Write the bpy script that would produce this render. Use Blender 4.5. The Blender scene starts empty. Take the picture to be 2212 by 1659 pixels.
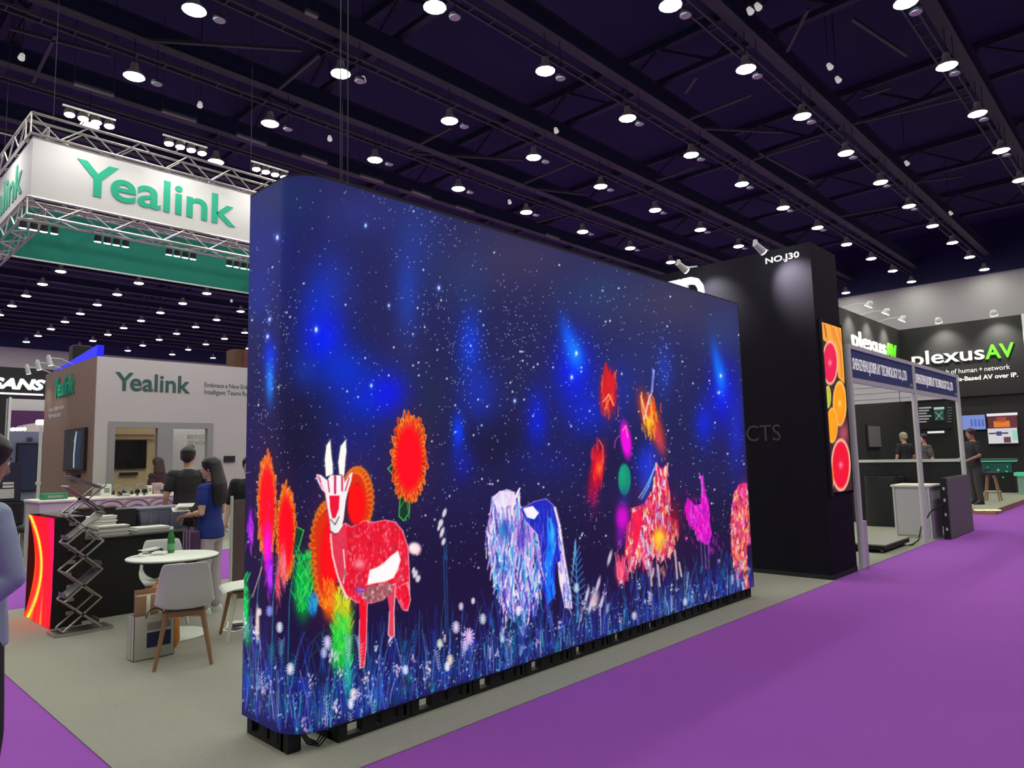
import bpy, bmesh, math, random
import numpy as np
from mathutils import Vector, Matrix

random.seed(7)
RNG = np.random.default_rng(11)
SC = bpy.context.scene
COL = SC.collection

# ------------------------------------------------------------------ camera
IW, IH = 2212.0, 1659.0
FPX, YAW, PIT, ROLL, CAMH = 1517.5415, 0.807765894, 0.103005591, 0.022272868, 1.6
def _basis():
    cy, sy, cp, sp = math.cos(YAW), math.sin(YAW), math.cos(PIT), math.sin(PIT)
    F = np.array([sy * cp, cy * cp, sp]); R = np.array([cy, -sy, 0.0]); D = np.cross(F, R)
    c, s = math.cos(ROLL), math.sin(ROLL)
    return c * R + s * D, -s * R + c * D, F
CR, CD, CF = _basis()
cam_d = bpy.data.cameras.new('camera'); cam = bpy.data.objects.new('camera', cam_d); COL.objects.link(cam)
cam_d.sensor_fit = 'HORIZONTAL'; cam_d.sensor_width = 36.0; cam_d.lens = FPX / IW * 36.0
cam_d.clip_start = 0.05; cam_d.clip_end = 300
cam.matrix_world = Matrix(((CR[0], -CD[0], -CF[0], 0), (CR[1], -CD[1], -CF[1], 0), (CR[2], -CD[2], -CF[2], CAMH), (0, 0, 0, 1)))
SC.camera = cam
def PX(u, v, ax, c):
    """photo pixel -> point on the plane (axis ax = c)"""
    d = CR * ((u - IW / 2) / FPX) + CD * ((v - IH / 2) / FPX) + CF
    o = np.array([0, 0, CAMH]); return o + d * ((c - o[ax]) / d[ax])
def PROJ(P):
    q = np.asarray(P, float) - np.array([0, 0, CAMH])
    w = q @ CF
    return IW / 2 + FPX * (q @ CR) / w, IH / 2 + FPX * (q @ CD) / w

# ------------------------------------------------------------------ world, view, light levels
wd = bpy.data.worlds.new('hall_air'); SC.world = wd; wd.use_nodes = True
bg = wd.node_tree.nodes['Background']; bg.inputs[0].default_value = (0.55, 0.6, 0.8, 1); bg.inputs[1].default_value = 0.02
vs = SC.view_settings
vs.view_transform = 'Standard'; vs.look = 'None'; vs.exposure = 0.0; vs.gamma = 1.0; vs.use_curve_mapping = False
LAMP = 118.0        # radiance of one high bay lamp
FLOOD = 62.0       # radiance of the flood lamps on the hanging sign

# ------------------------------------------------------------------ materials
def s2l(c):
    c = np.asarray(c, float); return np.where(c <= 0.04045, c / 12.92, ((c + 0.055) / 1.055) ** 2.4)
def rgb(r, g, b):
    l = s2l(np.array([r, g, b]) / 255.0); return (float(l[0]), float(l[1]), float(l[2]), 1)
MATS = {}
def M(name, col, rough=0.6, metal=0.0, noise=0.0, scale=20.0, bump=0.0, emit=None, estr=0.0, spec=0.5, trans=0.0, coat=0.0, detail=4.0, stretch=None, nosample=False):
    if name in MATS: return MATS[name]
    m = bpy.data.materials.new(name); m.use_nodes = True; nt = m.node_tree
    b = nt.nodes['Principled BSDF']
    b.inputs['Base Color'].default_value = col; b.inputs['Roughness'].default_value = rough
    b.inputs['Metallic'].default_value = metal; b.inputs['Specular IOR Level'].default_value = spec
    b.inputs['Transmission Weight'].default_value = trans; b.inputs['Coat Weight'].default_value = coat
    if emit is not None:
        b.inputs['Emission Color'].default_value = emit; b.inputs['Emission Strength'].default_value = estr
    if noise > 0 or bump > 0:
        tc = nt.nodes.new('ShaderNodeTexCoord'); no = nt.nodes.new('ShaderNodeTexNoise')
        no.inputs['Scale'].default_value = scale; no.inputs['Detail'].default_value = detail
        if stretch:
            mp = nt.nodes.new('ShaderNodeMapping'); mp.inputs['Scale'].default_value = stretch
            nt.links.new(tc.outputs['Object'], mp.inputs[0]); nt.links.new(mp.outputs[0], no.inputs['Vector'])
        else: nt.links.new(tc.outputs['Object'], no.inputs['Vector'])
        if noise > 0:
            mx = nt.nodes.new('ShaderNodeMix'); mx.data_type = 'RGBA'
            a = [max(0, c * (1 - noise)) for c in col[:3]] + [1]; z = [min(1, c * (1 + noise)) for c in col[:3]] + [1]
            mx.inputs[6].default_value = a; mx.inputs[7].default_value = z
            nt.links.new(no.outputs['Fac'], mx.inputs[0]); nt.links.new(mx.outputs[2], b.inputs['Base Color'])
        if bump > 0:
            bp = nt.nodes.new('ShaderNodeBump'); bp.inputs['Strength'].default_value = bump; bp.inputs['Distance'].default_value = 0.01
            nt.links.new(no.outputs['Fac'], bp.inputs['Height']); nt.links.new(bp.outputs[0], b.inputs['Normal'])
    if nosample: m.cycles.emission_sampling = 'NONE'
    MATS[name] = m; return m
def MATTR(name, strength=1.0):
    """screen: colour stored on the mesh points, given off as light"""
    m = bpy.data.materials.new(name); m.use_nodes = True; nt = m.node_tree
    b = nt.nodes['Principled BSDF']; b.inputs['Base Color'].default_value = (0.006, 0.006, 0.008, 1); b.inputs['Roughness'].default_value = 0.55
    b.inputs['Specular IOR Level'].default_value = 0.2
    at = nt.nodes.new('ShaderNodeAttribute'); at.attribute_name = 'picture'
    nt.links.new(at.outputs['Color'], b.inputs['Emission Color']); b.inputs['Emission Strength'].default_value = strength
    m.cycles.emission_sampling = 'NONE'; return m

m_purple = M('purple_carpet', (0.33, 0.092, 0.49, 1), 0.95, noise=0.10, scale=90, bump=0.25, spec=0.1)
m_grey_carpet = M('grey_carpet', (0.345, 0.345, 0.30, 1), 0.95, noise=0.13, scale=60, bump=0.3, spec=0.1)
m_green_carpet = M('khaki_carpet', (0.36, 0.37, 0.30, 1), 0.95, noise=0.1, scale=60, bump=0.2, spec=0.1)
m_ceil = M('ceiling_dark', (0.013, 0.019, 0.060, 1), 0.9, noise=0.3, scale=0.4)
m_steel_dark = M('dark_steel', (0.014, 0.020, 0.044, 1), 0.7, noise=0.3, scale=3)
m_tray = M('cable_tray_grey', (0.036, 0.044, 0.046, 1), 0.6, noise=0.2, scale=4)
m_hallwall = M('hall_wall_grey', (0.30, 0.30, 0.29, 1), 0.85, noise=0.06, scale=0.5)
m_lampshell = M('lamp_shell', (0.30, 0.30, 0.28, 1), 0.5)
m_lamp = M('lamp_light', (1, 1, 1, 1), 0.5, emit=(1, 1.0, 0.87, 1), estr=LAMP)
m_flood = M('flood_light', (1, 1, 1, 1), 0.5, emit=(1, 0.98, 0.9, 1), estr=FLOOD)
m_black = M('matt_black', (0.012, 0.012, 0.015, 1), 0.7, noise=0.2, scale=8)
m_navy_black = M('painted_black_wall', (0.0085, 0.0075, 0.015, 1), 0.8, noise=0.12, scale=2, spec=0.15)
m_steel = M('truss_aluminium', (0.55, 0.54, 0.50, 1), 0.35, metal=0.85, noise=0.1, scale=8)
m_alu = M('white_aluminium', (0.70, 0.76, 0.70, 1), 0.45)
m_white = M('white_plastic', (0.80, 0.86, 0.79, 1), 0.45, noise=0.03, scale=5)
m_cream = M('cream_plastic', (0.80, 0.80, 0.66, 1), 0.45, noise=0.03, scale=5)
m_banner = M('white_banner_cloth', (0.64, 0.64, 0.64, 1), 0.9, noise=0.02, scale=2)
m_green = M('green_lining', (0.006, 0.20, 0.145, 1), 0.85, noise=0.06, scale=2)
m_teal = M('teal_letters', (0.0, 0.40, 0.235, 1), 0.6)
m_wood = M('beech_wood', (0.36, 0.20, 0.10, 1), 0.55, noise=0.2, scale=14, stretch=(6, 6, 0.6))
m_skin = M('skin', (0.62, 0.36, 0.25, 1), 0.55, noise=0.05, scale=20)
m_skin2 = M('skin_tan', (0.42, 0.24, 0.16, 1), 0.55, noise=0.05, scale=20)
m_hair = M('black_hair', (0.012, 0.010, 0.010, 1), 0.45, noise=0.4, scale=60, bump=0.4, stretch=(10, 10, 1))
m_brownhair = M('brown_hair', (0.05, 0.022, 0.015, 1), 0.5, noise=0.4, scale=60, bump=0.4, stretch=(10, 10, 1))
m_shoe = M('shoe_leather', (0.02, 0.02, 0.022, 1), 0.4)
m_glass_dark = M('dark_glass', (0.012, 0.012, 0.014, 1), 0.12, spec=0.6)
m_paper = M('paper', (0.72, 0.72, 0.68, 1), 0.8)

# ------------------------------------------------------------------ mesh tools
class MB:
    def __init__(s): s.v = []; s.f = []
    def add(s, vs_, fs):
        n = len(s.v); s.v += [tuple(map(float, p)) for p in vs_]; s.f += [tuple(i + n for i in f) for f in fs]; return s
    def box(s, x0, x1, y0, y1, z0, z1):
        return s.add([(x0, y0, z0), (x1, y0, z0), (x1, y1, z0), (x0, y1, z0), (x0, y0, z1), (x1, y0, z1), (x1, y1, z1), (x0, y1, z1)],
                     [(0, 3, 2, 1), (4, 5, 6, 7), (0, 1, 5, 4), (1, 2, 6, 5), (2, 3, 7, 6), (3, 0, 4, 7)])
    def cbox(s, x0, x1, y0, y1, z0, z1, b=0.01):
        """box with chamfered vertical and top edges"""
        ring = lambda i, z: [(x0 + i + b, y0 + i, z), (x1 - i - b, y0 + i, z), (x1 - i, y0 + i + b, z), (x1 - i, y1 - i - b, z), (x1 - i - b, y1 - i, z), (x0 + i + b, y1 - i, z), (x0 + i, y1 - i - b, z), (x0 + i, y0 + i + b, z)]
        return s.loft([ring(b, z0), ring(0, z0 + b), ring(0, z1 - b), ring(b, z1)])
    def loft(s, rings, cap=True):
        n = len(rings[0]); k = len(rings); vs_ = [p for r in rings for p in r]; fs = []
        for a in range(k - 1):
            for i in range(n): fs.append((a * n + i, a * n + (i + 1) % n, (a + 1) * n + (i + 1) % n, (a + 1) * n + i))
        if cap: fs += [tuple(range(n - 1, -1, -1)), tuple((k - 1) * n + i for i in range(n))]
        return s.add(vs_, fs)
    def tube(s, pts, r, n=8, cap=True):
        pts = [np.array(p, float) for p in pts]; rr = r if hasattr(r, '__len__') else [r] * len(pts)
        rings = []; ref = None
        for i, p in enumerate(pts):
            t = pts[min(i + 1, len(pts) - 1)] - pts[max(i - 1, 0)]; t = t / (np.linalg.norm(t) + 1e-12)
            if ref is None or abs(np.dot(ref, t)) > 0.95: ref = np.array([0, 0, 1.0]) if abs(t[2]) < 0.9 else np.array([1.0, 0, 0])
            a = np.cross(t, ref); a /= np.linalg.norm(a); b = np.cross(t, a); ref = -np.cross(t, a) if False else ref
            q = rr[i]; q = q if hasattr(q, '__len__') else (q, q)
            rings.append([tuple(p + a * (q[0] * math.cos(2 * math.pi * j / n)) + b * (q[1] * math.sin(2 * math.pi * j / n))) for j in range(n)])
        return s.loft(rings, cap)
    def lathe(s, prof, c=(0, 0, 0), n=20):
        rings = [[(c[0] + r * math.cos(2 * math.pi * j / n), c[1] + r * math.sin(2 * math.pi * j / n), c[2] + z) for j in range(n)] for r, z in prof]
        return s.loft(rings)
    def sphere(s, c, r, n=14, m=9):
        r = r if hasattr(r, '__len__') else (r, r, r)
        rings = []
        for i in range(m):
            ph = math.pi * (0.04 + 0.92 * i / (m - 1)); rings.append([(c[0] + r[0] * math.sin(ph) * math.cos(2 * math.pi * j / n), c[1] + r[1] * math.sin(ph) * math.sin(2 * math.pi * j / n), c[2] - r[2] * math.cos(ph)) for j in range(n)])
        return s.loft(rings)
    def bar(s, a, b, w, h=None):
        """square bar from a to b"""
        h = h or w; a = np.array(a, float); b = np.array(b, float); t = b - a; t /= np.linalg.norm(t)
        ref = np.array([0, 0, 1.0]) if abs(t[2]) < 0.95 else np.array([1.0, 0, 0])
        p = np.cross(t, ref); p /= np.linalg.norm(p); q = np.cross(p, t)
        R = lambda c: [tuple(c + p * w / 2 * i + q * h / 2 * j) for i, j in ((-1, -1), (1, -1), (1, 1), (-1, 1))]
        return s.loft([R(a), R(b)])
    def prism(s, pts, ext):
        """planar polygon (3D points) pushed along ext"""
        e = np.array(ext, float); n = len(pts); b = [tuple(np.array(p, float) + e) for p in pts]
        return s.add(list(pts) + b, [tuple(range(n - 1, -1, -1)), tuple(range(n, 2 * n))] + [(i, (i + 1) % n, n + (i + 1) % n, n + i) for i in range(n)])
    def torus(s, c, R, r, ax=2, n=20, k=6, a0=0, a1=2 * math.pi):
        full = abs(a1 - a0 - 2 * math.pi) < 1e-6; pts = []
        for i in range(n + (0 if full else 1)):
            a = a0 + (a1 - a0) * i / n; u, w = R * math.cos(a), R * math.sin(a)
            pts.append((c[0] + u, c[1] + w, c[2]) if ax == 2 else (c[0] + u, c[1], c[2] + w) if ax == 1 else (c[0], c[1] + u, c[2] + w))
        return s.tube(pts + ([pts[0]] if full else []), r, k)
    def xf(s, mat):
        s.v = [tuple(mat @ Vector(p)) for p in s.v]; return s
ORG = {}
def mesh_of(name, mb, off=(0, 0, 0), smooth=False, fixn=True):
    me = bpy.data.meshes.new(name)
    me.from_pydata([(p[0] - off[0], p[1] - off[1], p[2] - off[2]) for p in mb.v], [], mb.f)
    if fixn:
        bm = bmesh.new(); bm.from_mesh(me); bmesh.ops.recalc_face_normals(bm, faces=bm.faces); bm.to_mesh(me); bm.free()
    if smooth:
        me.polygons.foreach_set('use_smooth', [True] * len(me.polygons))
        try: me.set_sharp_from_angle(angle=math.radians(40))
        except Exception: pass
    me.update(); return me
def obj(name, mb, mat, parent=None, smooth=False, label=None, mesh=None):
    off = ORG.get(parent, (0, 0, 0)) if parent else (0, 0, 0)
    me = mesh or mesh_of(name, mb, off, smooth)
    o = bpy.data.objects.new(name, me); COL.objects.link(o)
    if mat and not me.materials: me.materials.append(mat)
    if parent: o.parent = parent; ORG[o] = off
    if label: o['label'] = label
    return o
def tag(o, label, cat, group=None):
    o['label'] = label; o['category'] = cat
    if group: o['group'] = group
    return o
def thing(name, label, cat, loc=(0, 0, 0), group=None):
    o = bpy.data.objects.new(name, None); COL.objects.link(o); o.location = loc; o.empty_display_size = 0.1
    ORG[o] = tuple(map(float, loc)); return tag(o, label, cat, group)
def struct(name, mb, mat, parent=None):
    o = obj(name, mb, mat, parent)
    if not parent: o['kind'] = 'structure'
    return o
def solo(name, mb, mat, label, cat, group=None, smooth=False):
    return tag(obj(name, mb, mat, None, smooth), label, cat, group)
def copy_tree(o, parent=None):
    c = o.copy(); COL.objects.link(c)
    if parent: c.parent = parent
    for ch in o.children: copy_tree(ch, c)
    return c
def place(o, loc, rz=0, label=None, group=None):
    o.location = loc; o.rotation_euler = (0, 0, rz)
    if label: o['label'] = label
    if group: o['group'] = group
    return o
FACE = {'-y': ((1, 0, 0), (0, 0, 1)), '-x': ((0, -1, 0), (0, 0, 1)), '+x': ((0, 1, 0), (0, 0, 1)), '+y': ((-1, 0, 0), (0, 0, 1)), '+z': ((1, 0, 0), (0, 1, 0))}
def text(name, body, org, w, h, face, mat, parent, depth=0.02, bold=0.0, shear=0.0, spacing=1.0, res=3):
    """lettering whose lower left corner sits at org on a wall; w x h metres"""
    cu = bpy.data.curves.new(name, 'FONT'); cu.body = body; cu.extrude = 0.5; cu.offset = bold; cu.shear = shear; cu.space_character = spacing
    cu.resolution_u = res; to = bpy.data.objects.new(name + '_tmp', cu); COL.objects.link(to)
    dg = bpy.context.evaluated_depsgraph_get(); me = bpy.data.meshes.new_from_object(to.evaluated_get(dg))
    bpy.data.objects.remove(to); bpy.data.curves.remove(cu)
    co = np.zeros(len(me.vertices) * 3); me.vertices.foreach_get('co', co); co = co.reshape(-1, 3)
    lo, hi = co.min(0), co.max(0); q = (co - lo) / np.maximum(hi - lo, 1e-6)
    r, u = map(np.array, FACE[face]); n = np.cross(r, u)
    off = np.array(ORG.get(parent, (0, 0, 0)) if parent else (0, 0, 0))
    P = np.array(org) + q[:, :1] * w * r + q[:, 1:2] * h * u + (q[:, 2:] * depth) * n - off
    me.vertices.foreach_set('co', P.ravel()); me.materials.clear(); me.update()
    return obj(name, None, mat, parent, mesh=me)

def raw_text(body, bold=0.0, res=3):
    cu = bpy.data.curves.new('t', 'FONT'); cu.body = body; cu.extrude = 0.5; cu.offset = bold; cu.resolution_u = res; to = bpy.data.objects.new('t', cu); COL.objects.link(to)
    me = bpy.data.meshes.new_from_object(to.evaluated_get(bpy.context.evaluated_depsgraph_get())); bpy.data.objects.remove(to); bpy.data.curves.remove(cu)
    co = np.zeros(len(me.vertices) * 3); me.vertices.foreach_get('co', co); return me, co.reshape(-1, 3)
def words(name, body, org, w, h, face, mat, parent, depth=.004, bold=0.0):
    """one part for each word, natural letter widths, w metres in all and capitals h metres high"""
    r, u = (np.array(a, float) for a in FACE[face]); n = np.cross(r, u); off = np.array(ORG.get(parent, (0, 0, 0))); L = []; x = 0.0
    for wd_ in body.split(' '): me, co = raw_text(wd_, bold); L.append((me, co, x - co[:, 0].min())); x += co[:, 0].max() - co[:, 0].min() + .28
    k = w / (x - .28)
    for me, co, dx in L:
        P = np.array(org) + (co[:, :1] + dx) * k * r + co[:, 1:2] * (h / .70) * u + (co[:, 2:] + .5) * depth * n - off
        me.vertices.foreach_set('co', P.ravel()); me.materials.clear(); me.update(); obj(name, None, mat, parent, mesh=me)

# ------------------------------------------------------------------ painter for the screens (works on an array of display colours)
class Paint:
    def __init__(s, x0, y0, w, h, col):
        s.x0, s.y0, s.w, s.h = x0, y0, w, h; s.a = np.ones((h, w, 3), np.float32) * np.array(col, np.float32) / 255
    def win(s, xa, xb, ya, yb):
        i0, i1 = max(0, int(xa - s.x0)), min(s.w, int(xb - s.x0) + 2); j0, j1 = max(0, int(ya - s.y0)), min(s.h, int(yb - s.y0) + 2)
        if i0 >= i1 or j0 >= j1: return None
        X, Y = np.meshgrid(np.arange(i0, i1) + s.x0 + .5, np.arange(j0, j1) + s.y0 + .5); return (slice(j0, j1), slice(i0, i1)), X, Y
    def mix(s, sl, al, col, mode='over'):
        c = np.array(col, np.float32) / 255; t = s.a[sl]
        if mode == 'over': s.a[sl] = t + (c - t) * al[..., None]
        else: s.a[sl] = np.minimum(1, t + c * al[..., None])
    def blob(s, cx, cy, rx, ry, col, a=1.0, ang=0.0, mode='over', p=1.0):
        R = 2.6 * max(rx, ry); g = s.win(cx - R, cx + R, cy - R, cy + R)
        if g is None: return
        sl, X, Y = g; c, n = math.cos(ang), math.sin(ang); dx, dy = X - cx, Y - cy
        d = ((dx * c + dy * n) / rx) ** 2 + ((-dx * n + dy * c) / ry) ** 2
        s.mix(sl, a * np.exp(-d ** p), col, mode)
    def ell(s, cx, cy, rx, ry, col, a=1.0, ang=0.0, soft=0.12):
        R = 1.3 * max(rx, ry) + 3; g = s.win(cx - R, cx + R, cy - R, cy + R)
        if g is None: return
        sl, X, Y = g; c, n = math.cos(ang), math.sin(ang); dx, dy = X - cx, Y - cy
        d = np.sqrt(((dx * c + dy * n) / rx) ** 2 + ((-dx * n + dy * c) / ry) ** 2)
        s.mix(sl, a * np.clip((1 + soft - d) / (2 * soft), 0, 1), col)
    def inside(s, pts, X, Y):
        r = np.zeros(X.shape, bool); n = len(pts)
        for i in range(n):
            (xa, ya), (xb, yb) = pts[i], pts[(i + 1) % n]
            if ya == yb: continue
            c = ((ya > Y) != (yb > Y)) & (X < (xb - xa) * (Y - ya) / (yb - ya) + xa); r ^= c
        return r
    def poly(s, pts, col, a=1.0):
        xs = [p[0] for p in pts]; ys = [p[1] for p in pts]; g = s.win(min(xs) - 1, max(xs) + 1, min(ys) - 1, max(ys) + 1)
        if g is None: return
        sl, X, Y = g; al = sum(s.inside(pts, X + ox, Y + oy).astype(np.float32) for ox, oy in ((-.3, -.3), (.3, -.3), (-.3, .3), (.3, .3))) / 4
        s.mix(sl, al * a, col)
    def line(s, pts, w, col, a=1.0, glow=0.8):
        for i in range(len(pts) - 1):
            (xa, ya), (xb, yb) = pts[i], pts[i + 1]; m = w + 2; g = s.win(min(xa, xb) - m, max(xa, xb) + m, min(ya, yb) - m, max(ya, yb) + m)
            if g is None: continue
            sl, X, Y = g; dx, dy = xb - xa, yb - ya; L = dx * dx + dy * dy + 1e-9; t = np.clip(((X - xa) * dx + (Y - ya) * dy) / L, 0, 1)
            d = np.hypot(X - xa - t * dx, Y - ya - t * dy); s.mix(sl, a * np.clip((w / 2 + glow - d) / (2 * glow), 0, 1), col)
    def curve(s, p0, p1, p2, w, col, a=1.0, n=6, glow=0.8):
        s.line([((1 - t) ** 2 * p0[0] + 2 * t * (1 - t) * p1[0] + t * t * p2[0], (1 - t) ** 2 * p0[1] + 2 * t * (1 - t) * p1[1] + t * t * p2[1]) for t in [k / n for k in range(n + 1)]], w, col, a, glow)
    def sample(s, U, V):
        x = np.clip(U - s.x0 - .5, 0, s.w - 1.001); y = np.clip(V - s.y0 - .5, 0, s.h - 1.001); i = x.astype(int); j = y.astype(int); fx = (x - i)[..., None]; fy = (y - j)[..., None]
        A = s.a; return (A[j, i] * (1 - fx) + A[j, i + 1] * fx) * (1 - fy) + (A[j + 1, i] * (1 - fx) + A[j + 1, i + 1] * fx) * fy
def screen_mesh(name, P, colors, parent, strength=1.0):
    """P (rows, cols, 3) points, colors the same shape in display values"""
    r, c = P.shape[:2]; off = np.array(ORG.get(parent, (0, 0, 0)))
    idx = np.arange(r * c).reshape(r, c); q = np.stack([idx[:-1, :-1], idx[:-1, 1:], idx[1:, 1:], idx[1:, :-1]], -1).reshape(-1, 4)
    me = bpy.data.meshes.new(name); me.vertices.add(r * c); me.vertices.foreach_set('co', (P - off).reshape(-1).astype(np.float32))
    nq = len(q); me.loops.add(nq * 4); me.loops.foreach_set('vertex_index', q.reshape(-1).astype(np.int32)); me.polygons.add(nq)
    me.polygons.foreach_set('loop_start', np.arange(0, nq * 4, 4, dtype=np.int32)); me.update(calc_edges=True)
    at = me.color_attributes.new('picture', 'FLOAT_COLOR', 'POINT'); lin = np.ones((r * c, 4), np.float32); lin[:, :3] = s2l(np.clip(colors.reshape(-1, 3), 0, 1)); at.data.foreach_set('color', lin.ravel())
    me.materials.append(MATTR(name + '_light', strength)); return obj(name, None, None, parent, mesh=me)

# ================================================================== the hall
HX0, HX1, HY0, HY1, HZ = -13.0, 40.6, -13.0, 58.9, 12.6
struct('floor', MB().box(HX0, HX1, HY0, HY1, -0.2, 0.0), m_purple)
struct('floor_booth_carpet', MB().box(1.33, 9.06, 3.265, 9.75, 0.0, 0.006), m_grey_carpet)
struct('floor_shell_carpet', MB().box(10.0, 16.5, 3.30, 8.5, 0.0, 0.006), m_green_carpet)
struct('floor_far_booth_carpet', MB().box(1.2, 14.0, 13.1, 24.0, 0.0, 0.006), m_green_carpet)
struct('ceiling', MB().box(HX0, HX1, HY0, HY1, HZ, HZ + 0.2), m_ceil)
struct('wall_right', MB().box(HX1, HX1 + 0.3, HY0, HY1, 0, HZ), m_hallwall)
struct('wall_back', MB().box(HX0, HX1, HY1, HY1 + 0.3, 0, HZ), m_hallwall)
struct('wall_left', MB().box(HX0 - 0.3, HX0, HY0, HY1, 0, HZ), m_hallwall)
struct('wall_front', MB().box(HX0, HX1, HY0 - 0.3, HY0, 0, HZ), m_hallwall)
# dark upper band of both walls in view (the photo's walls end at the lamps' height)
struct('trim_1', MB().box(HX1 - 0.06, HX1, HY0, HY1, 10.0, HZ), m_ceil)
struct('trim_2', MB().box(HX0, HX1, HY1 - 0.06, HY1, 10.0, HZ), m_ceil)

LX = [1.75 + 3.14 * i for i in range(-2, 13)]
LY = [-3.2, 0.0, 3.14, 6.33, 9.46, 12.64, 15.82, 18.95, 22.05, 25.2, 28.3, 31.4, 34.5, 37.5, 40.6, 43.6, 46.6, 49.6, 52.7, 55.75]
lamp = thing('high_bay_lamp', 'round white high bay lamp glowing in the rows under the dark hall roof', 'lamp', (0, 0, 0), 'high bay lamps under the hall roof')
obj('housing', MB().lathe([(0.02, 0.30), (0.07, 0.29), (0.09, 0.16), (0.14, 0.10), (0.215, 0.0), (0.22, -0.015), (0.2, -0.012)], n=12), m_lampshell, lamp, True)
obj('lens', MB().lathe([(0.185, -0.030), (0.19, -0.012)], n=10), m_lamp, lamp)
obj('hanger', MB().tube([(0, 0, 0.29), (0, 0, 0.87)], 0.012, 5), m_steel_dark, lamp)
first = True
for y in LY:
    for x in LX:
        o = lamp if first else copy_tree(lamp); first = False
        o.location = (x, y, 10.0)
pair = thing('ceiling_downlight', 'small round unlit downlight hung close beside a glowing high bay lamp', 'downlight', (0, 0, 0), 'unlit downlights beside the high bay lamps')
obj('rim', MB().lathe([(0.11, 0.06), (0.13, 0.0), (0.12, -0.005)], n=12), m_steel_dark, pair)
obj('lens', MB().lathe([(0.105, -0.012), (0.11, -0.004)], n=12), M('frosted_lens', (0.5, 0.52, 0.48, 1), 0.5), pair)
obj('hanger', MB().tube([(0, 0, 0.05), (0, 0, 0.90)], 0.01, 5), m_steel_dark, pair)
first = True
for y in LY[2:7]:
    for x in LX[3:11]:
        o = pair if first else copy_tree(pair); first = False
        o.location = (x + 0.45, y - 0.06, 9.97)
# one cable tray and one beam over each row of lamps, girders across them
def tray_mb():
    mb = MB(); x0, x1 = HX0 + 0.3, HX1 - 0.3
    return mb, x0, x1
for k, y in enumerate(LY):
    if y < 2: continue
    near = y < 17
    t = thing('cable_tray', 'long grey ladder cable tray running above one row of high bay lamps', 'cable tray', (14, y + 0.26, 10.62), 'cable trays above the lamp rows')
    for dy in (-0.11, 0.11):
        obj('rail', MB().box(HX0 + .3, HX1 - .3, y + .26 + dy - .02, y + .26 + dy + .02, 10.62, 10.69), m_tray, t)
    if near:
        mb = MB(); x = HX0 + 0.6
        while x < HX1 - 1: mb.box(x, x + 0.03, y + 0.15, y + 0.37, 10.625, 10.645); x += 0.6
        obj('rungs', mb, m_tray, t)['kind'] = 'stuff'
    b = thing('roof_beam', 'dark steel roof beam running parallel to the lamp rows', 'beam', (14, y, 10.75), 'roof beams over the lamp rows')
    obj('bottom_flange', MB().box(HX0 + .2, HX1 - .2, y - .16, y + .12, 10.86, 10.89), m_tray, b)
    obj('web', MB().box(HX0 + .2, HX1 - .2, y - .04, y + .0, 10.89, 11.3), m_ceil, b)
    obj('top_flange', MB().box(HX0 + .2, HX1 - .2, y - .16, y + .12, 11.3, 11.33), m_steel_dark, b)
for k in range(-1, 6):
    x = 3.3 + 6.28 * k
    g = thing('roof_girder', 'deep dark lattice girder crossing the hall at right angles to the lamp rows', 'girder', (x, 20, 11.4), 'lattice girders under the roof')
    obj('bottom_chord', MB().box(x - .09, x + .09, HY0 + .3, HY1 - .3, 11.42, 11.56), m_steel_dark, g)
    obj('top_chord', MB().box(x - .09, x + .09, HY0 + .3, HY1 - .3, 12.4, 12.54), m_steel_dark, g)
    mb = MB(); y = 0.0; s = 0
    while y < 56: mb.bar((x, y, 11.5 if s else 12.45), (x, y + 1.57, 12.45 if s else 11.5), 0.06); y += 1.57; s = 1 - s
    obj('lattice', mb, m_steel_dark, g)
def px10(u, v, z=10.9): return tuple(PX(u, v, 2, z))
for a, b in [((283, 84), (650, 108)), ((590, 202), (690, 118)), ((880, 325), (975, 275)), ((1110, 405), (1250, 345)), ((880, 330), (1130, 345)), ((1475, 262), (1625, 203)),
             ((1475, 275), (1690, 285)), ((1560, 365), (1770, 300)), ((1160, 480), (1360, 425)), ((1860, 210), (1925, 188)), ((1640, 330), (1760, 395)), ((120, 75), (65, 190)), ((1125, 404), (1268, 420)), ((20, 60), (240, 120)),
             ((1810, 275), (2100, 205)), ((1700, 110), (1745, 20)), ((1840, 40), (1960, 120)), ((1480, 200), (1505, 165)), ((1420, 690 - 300), (1500, 360)), ((1800, 470), (1940, 445)), ((1930, 400), (2080, 380))]:
    solo('roof_brace', MB().bar(px10(*a), px10(*b), 0.07), m_tray, 'thin dark diagonal brace rod under the hall roof', 'brace', 'diagonal roof braces')
for a, b in [((160, 178), (246, 204)), ((350, 237), (424, 260)), ((512, 289), (575, 311)), ((652, 333), (706, 351)), ((778, 377), (828, 392)), ((890, 411), (931, 426)), ((985, 444), (1023, 456)), ((1180, 505), (1207, 515)), ((660, 22), (686, 34))]:
    pa, pb = px10(*a, z=10.2), px10(*b, z=10.2)
    t = thing('linear_fitting', 'slim unlit linear light fitting hung between two lamp rows', 'light fitting', pa, 'unlit linear fittings between the lamp rows')
    obj('body', MB().bar(pa, pb, 0.10, 0.05), m_tray, t)
    obj('diffuser', MB().bar((pa[0], pa[1], pa[2] - .04), (pb[0], pb[1], pb[2] - .04), 0.08, 0.03), M('dim_diffuser', (0.20, 0.19, 0.2, 1), 0.6), t)
    for p in (pa, pb): obj('hanger', MB().tube([p, (p[0], p[1], HZ)], 0.008, 4), m_steel_dark, t)
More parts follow.
